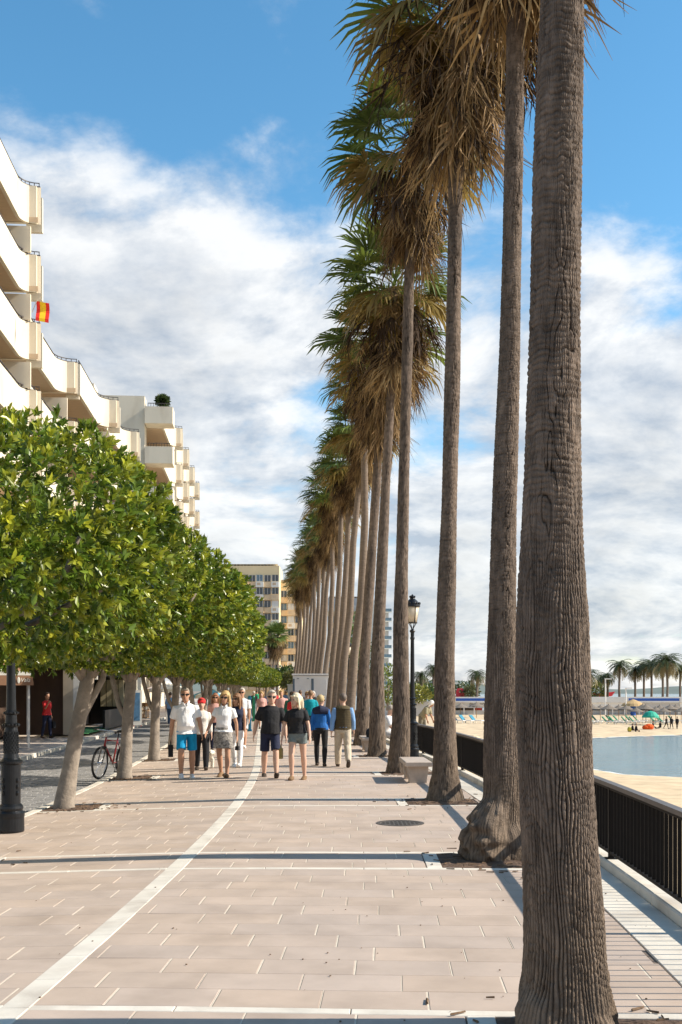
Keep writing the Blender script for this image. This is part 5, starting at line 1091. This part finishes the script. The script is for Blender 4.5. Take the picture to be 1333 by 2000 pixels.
x, d, z = at_feet(627, 1496)
person(x, d, z, 1.62, 176, 'person in bright blue jacket and black trousers walking away', 1, True, ((10, 4), (-10, 8)), ((-8, 10, 24), (8, 12, 24)), BJ, 0.95, BK, 'slim', DS, (0.42, 0.32, 0.16), 'short', True, 0.0, 0.010, head_turn=-25, hem=0.90, extra=hood)
def vest(root, up, fix, V3, k, hands):
    mb = MB()
    def rg(zc, rx, ry, n=18): return [up(V3(rx * math.cos(a), ry * math.sin(a), zc)) for a in [2 * math.pi * j / n for j in range(n)]]
    mb.loft([rg(0.90, 0.205, 0.158), rg(1.0, 0.205, 0.16), rg(1.12, 0.20, 0.158), rg(1.25, 0.208, 0.16), rg(1.36, 0.21, 0.15), rg(1.43, 0.185, 0.125), rg(1.48, 0.10, 0.085)]); soft(mb, 'quilted_vest', BR, root, 0.011, 2)
    for j in range(12):
        zc = 0.95 + j * 0.04; r_ = MB(); r_.loft([[up(V3((0.207 + 0.004) * math.cos(a), (0.16 + 0.004) * math.sin(a), zz)) for a in [2 * math.pi * q / 18 for q in range(18)]] for zz in (zc, zc + 0.006)]); r_.build('quilt_seam', DS, root)
x, d, z = at_feet(670, 1498)
person(x, d, z, 1.66, 184, 'man in brown quilted vest over blue shirt and beige trousers walking away', 1, False, ((12, 4), (-14, 26)), ((-10, 14, 14), (12, 14, 12)), SK, 0.96, BG, 'trousers', DS, (0.13, 0.10, 0.08), 'short', False, 0.02, 0.010, head_turn=15, hem=0.94, extra=vest)
x, d, z = at_feet(394, 1504)
person(x, d, z, 1.60, 8, 'person with red cap, white jacket and black trousers half hidden behind the man', 1, True, ((10, 4), (-8, 12)), ((-6, 12, 30), (10, 10, 16)), cloth('ivory', (0.66, 0.62, 0.56)), 0.9, BK, 'trousers', DS, (0.3, 0.05, 0.03), 'short', False, 0.01, 0.013, hat=RD)
x, d, z = at_feet(463, 1498)
person(x, d, z, 1.68, -8, 'long haired woman in white trousers and dark sleeveless top walking behind', 0, True, ((12, 4), (-8, 14)), ((6, 8, 10), (-8, 8, 10)), NV, 0.0, W_, 'slim', WS, (0.22, 0.11, 0.05), 'long', True, 0.0, 0.012, head_turn=-25)
x, d, z = at_feet(473, 1461)
person(x, d, z, 1.82, -6, 'grey haired man in white shirt walking behind the long haired woman', 0, False, ((12, 4), (-8, 14)), ((6, 8, 10), (-8, 10, 10)), W_, 0.42, LG, 'shorts', WS, (0.45, 0.40, 0.34), 'short', True, 0.02, 0.014)
x, d, z = at_feet(421, 1468)
person(x, d, z, 1.68, 4, 'brown haired woman in sunglasses behind the woman in the grey skirt', 0, True, ((8, 4), (-8, 10)), ((6, 8, 10), (-8, 8, 10)), PK, 0.3, NV, 'slim', DS, (0.28, 0.12, 0.06), 'bob', True, 0.0, 0.014)
person(*(lambda q: (q[0], q[1], 0.02))(px(92, 1445, 38.6)), 1.62, 60, 'woman in red top and dark trousers outside the brown shop', 0, True, ((8, 4), (-6, 8)), ((-4, 8, 16), (30, 10, 110)), RD, 0.45, NV, 'slim', DS, (0.05, 0.03, 0.02), 'short', False, 0.01, 0.014, extra=bag_in_hand(0, (0.12, 0.26, 0.24), BK)); tag(BAGS[-1], 'black shoulder bag of the woman in red', 'bag')
person(*(lambda q: (q[0], q[1], -0.09))(px(333, 1414, 56)), 1.70, 170, 'person in pale blue shirt and jeans walking away on the road', 1, False, ((10, 4), (-8, 12)), ((-6, 10, 16), (10, 10, 16)), SK, 0.5, cloth('jeans', (0.08, 0.14, 0.25)), 'trousers', WS, (0.06, 0.04, 0.03), 'short', False, 0.0, 0.018)
# strollers further off
CR = [(503, 88, GN, LG, 'in bright green shirt and pale shorts near the green post', 172, 'shorts'), (515, 60, NV, BK, 'in navy shirt behind the walkers', 2, 'trousers'), (496, 72, BK, DN, 'in black by the far ficus trees', 178, 'trousers'),
      (552, 42, PK, NV, 'in pink shirt behind the man in black', 4, 'trousers'), (576, 36, RD, NV, 'in red shirt behind the blonde woman', 176, 'trousers'), (569, 39, cloth('dark_green', (0.02, 0.10, 0.06)), BK, 'in dark green jacket behind the blonde woman', 182, 'trousers'), (607, 37, TL, BK, 'in teal shirt behind the blue jacket', 178, 'trousers'),
      (614, 52, BK, DN, 'with bare head against the white cabin', 2, 'trousers'), (598, 46, BG, NV, 'in beige before the white cabin', -5, 'trousers'), (586, 55, NV, BG, 'in navy before the white cabin', 180, 'trousers'), (538, 70, RD, LG, 'in red far along the promenade', 5, 'shorts'),
      (527, 80, W_, NV, 'in white far along the promenade', 178, 'trousers'), (557, 66, SK, BK, 'in sky blue far along the promenade', 0, 'trousers'), (512, 48, PK, LG, 'in salmon top between the walkers and the posts', 3, 'shorts')]
HC = [(0.05, 0.03, 0.02), (0.2, 0.12, 0.06), (0.5, 0.46, 0.4), (0.4, 0.25, 0.1), (0.12, 0.07, 0.04)]
for i, (xp, d, tp, bt, lab, fc, bt_) in enumerate(CR):
    fem = i % 3 == 1; X = (xp - CX) * d / F_PX
    person(X, d, slope_z(axis_x(d) - X), (1.64 if fem else 1.72) + 0.05 * math.sin(i * 2.1), fc, 'stroller ' + lab, i % 3, fem, ((14 - i % 4, 5), (-10, 12)), ((-12, 9, 12), (12, 9, 14)), tp, (0.45, 0.9)[i % 2], bt, bt_, DS, HC[i % 5], ('short', 'bob', 'short')[i % 3], i % 2 == 0, 0.02, 0.022, group='strollers on the promenade', tilt=(-3, 2, 0, 4)[i % 4])
# seated person on the farther bench, facing the sea
person(BENCH[1][0] + 0.42, 30.3, 0.0, 1.70, 82, 'person in pale clothes sitting on the farther bench behind a palm trunk', 1, False, ((86, 84), (80, 78)), ((40, 10, 40), (36, 14, 50)), W_, 0.45, LG, 'trousers', DS, (0.35, 0.3, 0.25), 'short', False, 0.02, 0.014, sit=0.40, lean=14)
# sand sculptor beyond the railing
m_rock = M('sand_sculpture', (0.66, 0.54, 0.36), 0.95, 0.15, 3, bump=0.6, bscale=14)
SQ = px(838, 1400, 44.0); gz = float(sand_z(np.array([SQ[0]]), np.array([44.0]))[0])
sc_ = empty('sand_sculpture', (SQ[0] + 0.3, 44.5, gz - 0.2)); mb = MB(); hgt = -0.35 - gz
mb.loft([[(r * math.cos(a) * (1 + 0.12 * math.sin(3 * a + q)), r * math.sin(a) * (1 + 0.1 * math.cos(4 * a + q)), zz) for a in [2 * math.pi * j / 24 for j in range(24)]] for q, (r, zz) in enumerate(((4.6, 0), (3.6, hgt * 0.4), (2.7, hgt * 0.75), (2.1, hgt * 0.98), (1.6, hgt + 0.18)))]); mb.build('mound', m_rock, sc_, smooth=True)
for i in range(34):
    a = random.uniform(0, 6.28); r = random.uniform(0.2, 2.2); mb = MB(); q = random.uniform(0.09, 0.22); mb.ell((r * math.cos(a), r * math.sin(a), hgt + 0.16 + q * 0.3), (q * 1.2, q, q * random.uniform(0.6, 1.3)), 7, 5); mb.build('lump', m_rock, sc_)
tag(sc_, 'pale heap of carved sand lumps just beyond the railing', 'sand sculpture')
person(SQ[0] - 0.28, 44.0, -0.22, 1.66, 62, 'bent person with white headscarf working on the sand heap', 0, False, ((6, 4), (-6, 8)), ((48, 8, 10), (40, 10, 14)), cloth('khaki', (0.28, 0.25, 0.16)), 0.5, cloth('khaki_dark', (0.16, 0.14, 0.10)), 'trousers', DS, (0.82, 0.80, 0.76), 'bob', False, 0.03, 0.014, lean=38)
bs = MB(); bs.lathe([(0.10, 0), (0.19, 0.03), (0.21, 0.17), (0.19, 0.175), (0.17, 0.05), (0.01, 0.04)], 20); tag(bs.build('orange_bowl', M('orange_plastic', (0.80, 0.24, 0.015), 0.35, 0.1, 5), None, (SQ[0] + 0.62, 43.5, -0.08)), 'bright orange bowl on the sand heap', 'bowl')
# small white dog
dg_ = empty('dog', (*at_feet(411, 1500)[:2], at_feet(411, 1500)[2]), R(10)); m_fur = M('white_fur', (0.80, 0.74, 0.62), 0.95, 0.12, 30, bump=1.0, bscale=60); mb = MB()
mb.tube([(0, -0.13, 0.23), (0, -0.05, 0.235), (0, 0.08, 0.225), (0, 0.19, 0.23), (0, 0.23, 0.23)], [0.06, 0.092, 0.078, 0.08, 0.04], 12)
mb.tube([(0, -0.11, 0.26), (0, -0.17, 0.335)], [0.065, 0.06], 10); mb.ell((0, -0.20, 0.365), (0.072, 0.075, 0.066), 12, 8); mb.tube([(0, -0.25, 0.35), (0, -0.30, 0.343)], [(0.038, 0.03), (0.026, 0.024)], 8)
for sx in (1, -1):
    mb.tube([(sx * 0.06, -0.18, 0.41), (sx * 0.082, -0.18, 0.36), (sx * 0.078, -0.185, 0.31)], [0.02, 0.028, 0.018], 8)
    mb.tube([(sx * 0.05, -0.10, 0.22), (sx * 0.052, -0.10, 0.11), (sx * 0.052, -0.115, 0.025), (sx * 0.052, -0.14, 0.018)], [0.042, 0.032, 0.030, 0.022], 8)
    mb.tube([(sx * 0.05, 0.17, 0.22), (sx * 0.055, 0.13, 0.15), (sx * 0.055, 0.20, 0.085), (sx * 0.055, 0.18, 0.02), (sx * 0.055, 0.155, 0.016)], [0.055, 0.042, 0.030, 0.028, 0.02], 8)
mb.tube([(0, 0.22, 0.26), (0, 0.27, 0.33), (0.02, 0.24, 0.38)], [0.03, 0.035, 0.02], 8); soft(mb, 'body', m_fur, dg_, 0.010, 2)
for c, r in (((0, -0.318, 0.35), 0.014), ((0.028, -0.265, 0.375), 0.010), ((-0.028, -0.265, 0.375), 0.010)): e = MB(); e.ell(c, (r, r * 0.8, r * 0.8), 8, 5); e.build('nose' if c[0] == 0 else 'eye', m_eye, dg_)
tag(dg_, 'small fluffy white dog trotting between the walkers', 'dog')
# ------------------------------------------------------------------ beach life and far shore
def sz(x, y): return float(sand_z(np.array([float(x)]), np.array([float(y)]))[0])
def beach_at(xp, d): x = (xp - CX) * d / F_PX; return x, d, sz(x, d)
# date palms
def date_crown(name, n, L, seed):
    out = [[], [], []]; rng = np.random.default_rng(seed)
    for i in range(n):
        f = (i + 0.5) / n; az = i * 2.39996 + rng.normal(0, 0.2); el = 1.25 - 1.9 * f; l = L * rng.uniform(0.85, 1.1); c0 = np.array([0.06, 0.08, 0.03]) if f < 0.7 else np.array([0.22, 0.17, 0.07]); c0 = c0 * rng.uniform(0.75, 1.3)
        d0 = np.array([math.cos(az), math.sin(az), 0]); p = np.array([0, 0, 0.0]); e = el; N_ = 9; step = l / N_; pts = [p]
        for k in range(N_): p = p + step * (d0 * math.cos(e) + np.array([0, 0, math.sin(e)])); e -= 0.17 + 0.05 * (el > 0.2); pts.append(p)
        side = np.array([-math.sin(az), math.cos(az), 0])
        for k in range(1, N_ + 1):
            for q in (0.0, 0.33, 0.66):
                c = pts[k - 1] * (1 - q) + pts[k] * q; tdir = (pts[k] - pts[k - 1]) / step
                for sg in (-1, 1):
                    ll = 0.75 * math.sin(math.pi * min(0.95, (k + 0.4) / (N_ + 1.2))) + 0.08; dr = side * sg * 0.75 + tdir * 0.6 + np.array([0, 0, -0.28 + rng.normal(0, 0.12)]); b = len(out[0]); wv = tdir * 0.06
                    out[0] += [c - wv, c + wv, c + dr * ll]; out[1].append((b, b + 1, b + 2)); out[2] += [c0] * 3
    return np_mesh(name, out[0], out[1], m_frond, np.array(out[2]))
DC = [date_crown('crown', 46, 3.6, 1), date_crown('crown', 52, 4.0, 2)]
m_dbark = M('date_bark', (0.17, 0.13, 0.10), 0.95, 0.3, 5, bump=0.8, bscale=12)
DP = [(1212, 1300, 226, 0.95, 0), (1240, 1310, 232, 0.8, 1), (1258, 1303, 236, 0.9, 0), (1272, 1299, 230, 0.95, 1), (1302, 1291, 215, 1.12, 1), (1294, 1298, 222, 1.0, 0), (1186, 1322, 235, 0.8, 0), (1150, 1318, 220, 0.85, 1), (1330, 1306, 240, 0.9, 0), (933, 1318, 215, 0.75, 1), (848, 1306, 225, 0.7, 0), (823, 1320, 220, 0.7, 1), (1176, 1326, 240, 0.75, 1)]
for i, (xp, yp, d, sc, v) in enumerate(DP):
    q = px(xp, yp, d); zb = -3.3; root = empty('date_palm', (q[0], d, zb)); h = q[2] - zb; mb = MB(); ln = random.uniform(-0.5, 0.5)
    mb.tube([(0, 0, -0.5), (ln * 0.5, 0, h * 0.5), (ln * 0.2, 0, h)], [0.32, 0.24, 0.26], 10); mb.build('trunk', m_dbark, root, smooth=True); c = link('crown', DC[v], root, (ln * 0.2, 0, h), (0, 0, i)); c.scale = (sc,) * 3
    tag(root, {4: 'largest bushy date palm behind the beach bars', 9: 'date palm behind the striped beach bar beside the burl palm', 10: 'date palm glimpsed beside the third palm trunk', 11: 'small date palm above the sand heap'}.get(i, 'dark date palm in the cluster behind the beach bars'), 'palm', 'date palms behind the far beach')
# beach bars
m_bw = M('bar_white', (0.78, 0.76, 0.72), 0.6, 0.05, 1); m_bb = M('bar_blue', (0.02, 0.10, 0.42), 0.5, 0.05, 1); m_bshade = M('bar_inside', (0.10, 0.085, 0.075), 0.8, 0.5, 1.2); m_bgrey = M('bar_grey', (0.50, 0.49, 0.48), 0.7, 0.06, 1); m_thatch = M('thatch', (0.20, 0.165, 0.13), 0.95, 0.3, 6, bump=0.8, bscale=10); m_thatch2 = M('thatch_light', (0.48, 0.33, 0.16), 0.95, 0.2, 6)
D0 = 212.0; KK = D0 / F_PX
def bar(x0, x1, label, stripe=True, sign=None):
    X0, X1 = (x0 - CX) * KK, (x1 - CX) * KK; w = X1 - X0; root = empty('beach_bar', ((X0 + X1) / 2, D0, -3.35)); zt = CAM_H - (1361 - HORIZON) * KK + 3.35
    def bx(n, m, c, d): mb = MB(); mb.box(c, d); return mb.build(n, m, root)
    bx('fascia', m_bw, (0, -0.1, zt - 0.55), (w, 0.3, 1.1))
    if stripe: bx('blue_stripe', m_bb, (0.2, -0.27, zt - 0.55), (w - 0.5, 0.04, 0.52))
    bx('signboard', m_bgrey if stripe else m_bw, (0, 0.2, zt - 1.65), (w, 0.3, 1.05)); bx('roof', m_bw, (0, 4, zt - 1.05), (w, 7.6, 0.1)); bx('back_wall', m_bshade, (0, 5.5, (zt - 1.2) / 2), (w, 0.2, zt - 1.2)); bx('counter', m_bgrey, (0, 1.0, 0.5), (w, 0.4, 1.0))
    n = max(3, int(w / 2.2))
    for i in range(n + 1): bx('post', m_bw, (-w / 2 + 0.1 + (w - 0.2) * i / n, 0.25, (zt - 2.2) / 2), (0.2, 0.2, zt - 2.2))
    for i in range(n):
        if random.random() < 0.75: bx('furniture', random.choice([m_bshade, m_bgrey, m_redc, m_blue, m_wood]), (-w / 2 + w * (i + 0.5) / n, 2.2, 0.9), (w / n * 0.7, 0.8, random.uniform(0.8, 1.8)))
    if sign:
        t = bpy.data.curves.new('bar_sign', 'FONT'); t.body = sign; t.size = 1.05; t.extrude = 0.02; o = bpy.data.objects.new('tmp', t); COL.objects.link(o); t.materials.append(m_bshade); bpy.context.view_layer.update(); me = bpy.data.meshes.new_from_object(o.evaluated_get(bpy.context.evaluated_depsgraph_get())); bpy.data.objects.remove(o)
        link('lettering', me, root, (0.05 * w - 0.3, 0.03, zt - 2.0), (R(90), 0, 0))
    tag(root, label, 'beach bar'); return root
bar(886, 948, 'white beach bar with blue stripe and grey lettered sign', True, 'PLAYITO'); bar(1008, 1222, 'long plain white beach bar with dark open front', False); bar(1223, 1327, 'white beach bar with a long blue roof stripe', True); bar(1328, 1480, 'cream beach bar past the blue striped one', False)
# straw parasols, loungers
m_lgreen = M('lounger_green', (0.02, 0.16, 0.08), 0.7, 0.1, 5); m_lblue = M('lounger_blue', (0.02, 0.20, 0.30), 0.7, 0.1, 5); m_lw = M('lounger_white', (0.75, 0.75, 0.72), 0.5, 0.05, 5)
us = empty('straw_parasol'); mb = MB(); mb.lathe([(1.35, 1.95), (1.30, 2.02), (0.7, 2.3), (0.12, 2.62), (0.03, 2.8)], 18); mb.lathe([(1.35, 1.95), (1.2, 1.97), (0.05, 2.4)], 18); mb.build('thatch', m_thatch, us); mb = MB(); mb.tube([(0, 0, -0.3), (0, 0, 2.3)], 0.05, 8); mb.build('pole', m_wood, us)
fst = True
for i, xp in enumerate((1157, 1173, 1189, 1209, 1223, 1243, 1256, 1262, 1281, 1289, 1297, 1309, 1320, 1331, 900, 931)):
    d = 172 + 6 * math.sin(i * 2.3) if i < 14 else 190; o = us if fst else copy_tree(us); fst = False; o.location = beach_at(xp, d); s_ = random.uniform(0.85, 1.05); o.scale = (s_, s_, s_); tag(o, 'brown straw parasol on the sand before the beach bars', 'parasol', 'straw parasols on the far beach')
hp_ = MB(); hp_.lathe([(2.3, 0), (1.9, 0.5), (0.4, 1.2), (0.05, 1.3)], 18); tag(hp_.build('thatched_hut_roof', m_thatch2, None, (beach_at(1237, 206)[0], 206, -1.4)), 'golden thatched roof of a hut between the beach bars', 'hut')
hp2 = MB(); hp2.tube([(0, 0, 0), (0, 0, 2.0)], 0.5, 14); tag(hp2.build('hut_counter', m_bb, None, (beach_at(1237, 206)[0], 206, -3.4)), 'blue round counter under the golden thatched roof', 'counter')
def lounger(m):
    r = empty('sun_lounger'); mb = MB(); mb.hexa([(-0.35, -0.6, 0.30), (0.35, -0.6, 0.30), (0.35, 0.75, 0.30), (-0.35, 0.75, 0.30)], [(-0.35, -0.6, 0.38), (0.35, -0.6, 0.38), (0.35, 0.75, 0.38), (-0.35, 0.75, 0.38)]); mb.build('mattress', m_lw, r)
    mb = MB(); mb.hexa([(-0.35, 0.76, 0.32), (0.35, 0.76, 0.32), (0.35, 1.32, 0.95), (-0.35, 1.32, 0.95)], [(-0.35, 0.70, 0.39), (0.35, 0.70, 0.39), (0.35, 1.26, 1.02), (-0.35, 1.26, 1.02)]); mb.build('backrest', m, r)
    for sx in (-1, 1):
        for y in (-0.5, 0.65): mb = MB(); mb.box((sx * 0.3, y, 0.14), (0.06, 0.06, 0.32)); mb.build('leg', m_lw, r)
    return r
LG_, LB_ = lounger(m_lgreen), lounger(m_lblue); ug = ub = True
for i, xp in enumerate((1153, 1161, 1168, 1175, 1196, 1203, 1210, 1217, 1234, 1241, 1249, 1256, 1290, 1299, 1306, 1325)):
    o = LG_ if ug else copy_tree(LG_); ug = False; q = beach_at(xp, 160 + 5 * (i % 2)); o.location = q; o.rotation_euler = (0, 0, R(62) + random.uniform(-0.1, 0.1)); o.scale = (1.15,) * 3; tag(o, 'white sun lounger with dark green backrest on the far sand', 'lounger', 'green loungers on the far beach')
for i, xp in enumerate((900, 916, 936)):
    o = LB_ if ub else copy_tree(LB_); ub = False; o.location = beach_at(xp, 162); o.rotation_euler = (0, 0, R(50)); o.scale = (1.2,) * 3; tag(o, 'blue backed sun lounger on the sand below the striped bar', 'lounger', 'blue loungers on the far beach')
gp = empty('green_parasol', beach_at(1271, 158)); mb = MB(); mb.lathe([(1.25, 1.1), (1.2, 1.35), (0.7, 1.9), (0.05, 2.1)], 14); mb.build('canopy', M('green_canvas', (0.02, 0.36, 0.24), 0.7, 0.1, 3), gp); mb = MB(); mb.tube([(0, 0, 0), (0, 0, 1.9)], 0.04, 6); mb.build('pole', m_frame, gp); tag(gp, 'green beach parasol standing near the dark group', 'parasol')
for i, (xp, st, fc) in enumerate(((1302, False, 30), (1312, False, 180), (1323, False, 150), (1276, True, 60), (1290, True, 200), (1236, True, 90), (1243, True, 100))):
    q = beach_at(xp, 148 if i < 5 else 140); kw = dict(legs=((80, 82), (78, 80)), sit=0.12) if st else {}
    person(q[0], q[1], q[2], 1.75, fc, ('person in dark wetsuit sitting near the waterline' if st else 'person in dark wetsuit standing near the waterline'), 2, i % 2 == 0, top=WD, sleeve=0.95, bottom=WD, btype='slim', shoe=WD, hair=(0.03, 0.02, 0.02), voxel=0.04, group='dark group on the far beach', **kw)
for xp, s_, m in ((1268, 0.9, OR), (1262, 0.7, OR)):
    q = beach_at(xp, 146); mb = MB(); mb.ell((0, 0, 0.35 * s_), (0.75 * s_, 0.5, 0.5 * s_), 12, 8); tag(mb.build('orange_bundle', m, None, q), 'bright orange bundle on the sand beside the dark group', 'bundle', 'orange bundles on the far beach')
mb = MB(); mb.ell((0, 0, 0.3), (0.3, 0.3, 0.35), 10, 6); tag(mb.build('yellow_bucket', M('yellow_plastic', (0.5, 0.42, 0.05), 0.5, 0.1, 3), None, beach_at(1230, 140)), 'dull yellow bucket beside two seated figures on the sand', 'bucket')
# masts, lamp, red boat, shrubs behind the bars
for xp, yt, lab in ((884, 1334, 'slender white lamp mast beside the striped beach bar'), (1183, 1326, 'slender white mast over the long beach bar'), (1223, 1344, 'white mast at the end of the blue stripe')):
    q = px(xp, yt, 205); mb = MB(); mb.tube([(0, 0, -3.5), (0, 0, q[2])], 0.13, 8); mb.box((0.5, 0, q[2]), (1.3, 0.3, 0.2)); tag(mb.build('beach_mast', m_bw, None, (q[0], 205, 0)), lab, 'mast')
m_boat = M('red_hull', (0.55, 0.03, 0.05), 0.5, 0.1, 2)
mb = MB(); mb.loft([[(-4, -0.8, 0.4), (-4, 0.8, 0.4), (-4, 0.9, 1.3), (-4, -0.9, 1.3)], [(1, -0.9, 0.2), (1, 0.9, 0.2), (1, 1.0, 1.1), (1, -1.0, 1.1)], [(3.5, -0.1, 0.5), (3.5, 0.1, 0.5), (4.2, 0.1, 1.5), (4.2, -0.1, 1.5)]]); q = px(1165, 1356, 240); tag(mb.build('red_boat', m_boat, None, (q[0], 240, q[2] - 0.9)), 'red boat hull behind the long beach bar', 'boat')
q = px(899, 1349, 225); mb = MB(); mb.loft([[(-1, -0.5, -3.2), (1, -0.5, -3.2), (1, 0.5, -3.2), (-1, 0.5, -3.2)], [(-0.8, -0.4, 0), (0.8, -0.4, 0), (0.8, 0.4, 0), (-0.8, 0.4, 0)], [(-0.5, -0.3, 0.5), (0.5, -0.3, 0.5), (0.5, 0.3, 0.5), (-0.5, 0.3, 0.5)]]); tag(mb.build('red_kiosk', m_boat, None, (q[0], 225, q[2])), 'red kiosk top behind the blue striped bar', 'kiosk')
for i, (x, y, d, rx, rz, c) in enumerate(((909, 1330, 230, 2.4, 2.0, (0.07, 0.10, 0.03)), (918, 1338, 225, 2.0, 1.6, (0.10, 0.11, 0.04)), (840, 1336, 210, 2.2, 1.7, (0.08, 0.12, 0.03)), (818, 1340, 200, 2.0, 1.6, (0.20, 0.20, 0.03)), (826, 1328, 230, 2.6, 2.2, (0.06, 0.09, 0.03)), (1168, 1336, 232, 2.0, 1.8, (0.14, 0.16, 0.04)), (800, 1334, 215, 2.4, 2.0, (0.07, 0.10, 0.03)), (852, 1340, 218, 1.8, 1.5, (0.09, 0.11, 0.04)), (778, 1328, 220, 2.6, 2.2, (0.07, 0.10, 0.03)))):
    bush('shore_tree', x, y, d, rx, rz, 60 + i, c, ['dark round shrub behind the blue striped bar', 'olive shrub beside the red kiosk', 'green shrub above the sand heap', 'yellow flowering shrub beside the lamp post', 'dark tall shrub behind the yellow shrub', 'pale green shrub beside the red boat', 'dark shrub between lamp post and palm', 'small olive shrub beside the third palm trunk', 'leafy shrub behind the palm next to the bench'][i], zb=-3.4, n=420, leaf=0.7)
# low promenade wall and dark fence beside the far palms
mb = MB(); k = 200 / F_PX; mb.box(((800 - CX) * k, 200, -1.9), (16, 0.5, 3.0)); tag(mb.build('beach_terrace', m_bgrey), 'grey terrace wall far along the beach', 'wall')
# ------------------------------------------------------------------ bake the soft bodies into plain meshes
bpy.context.view_layer.update(); dg = bpy.context.evaluated_depsgraph_get(); done = []
for o in REM: done.append((o, bpy.data.meshes.new_from_object(o.evaluated_get(dg))))
for o, me in done:
    old = o.data; mat = old.materials[0]; o.modifiers.clear(); o.data = me
    if not me.materials: me.materials.append(mat)
    me.polygons.foreach_set('use_smooth', np.ones(len(me.polygons), bool))
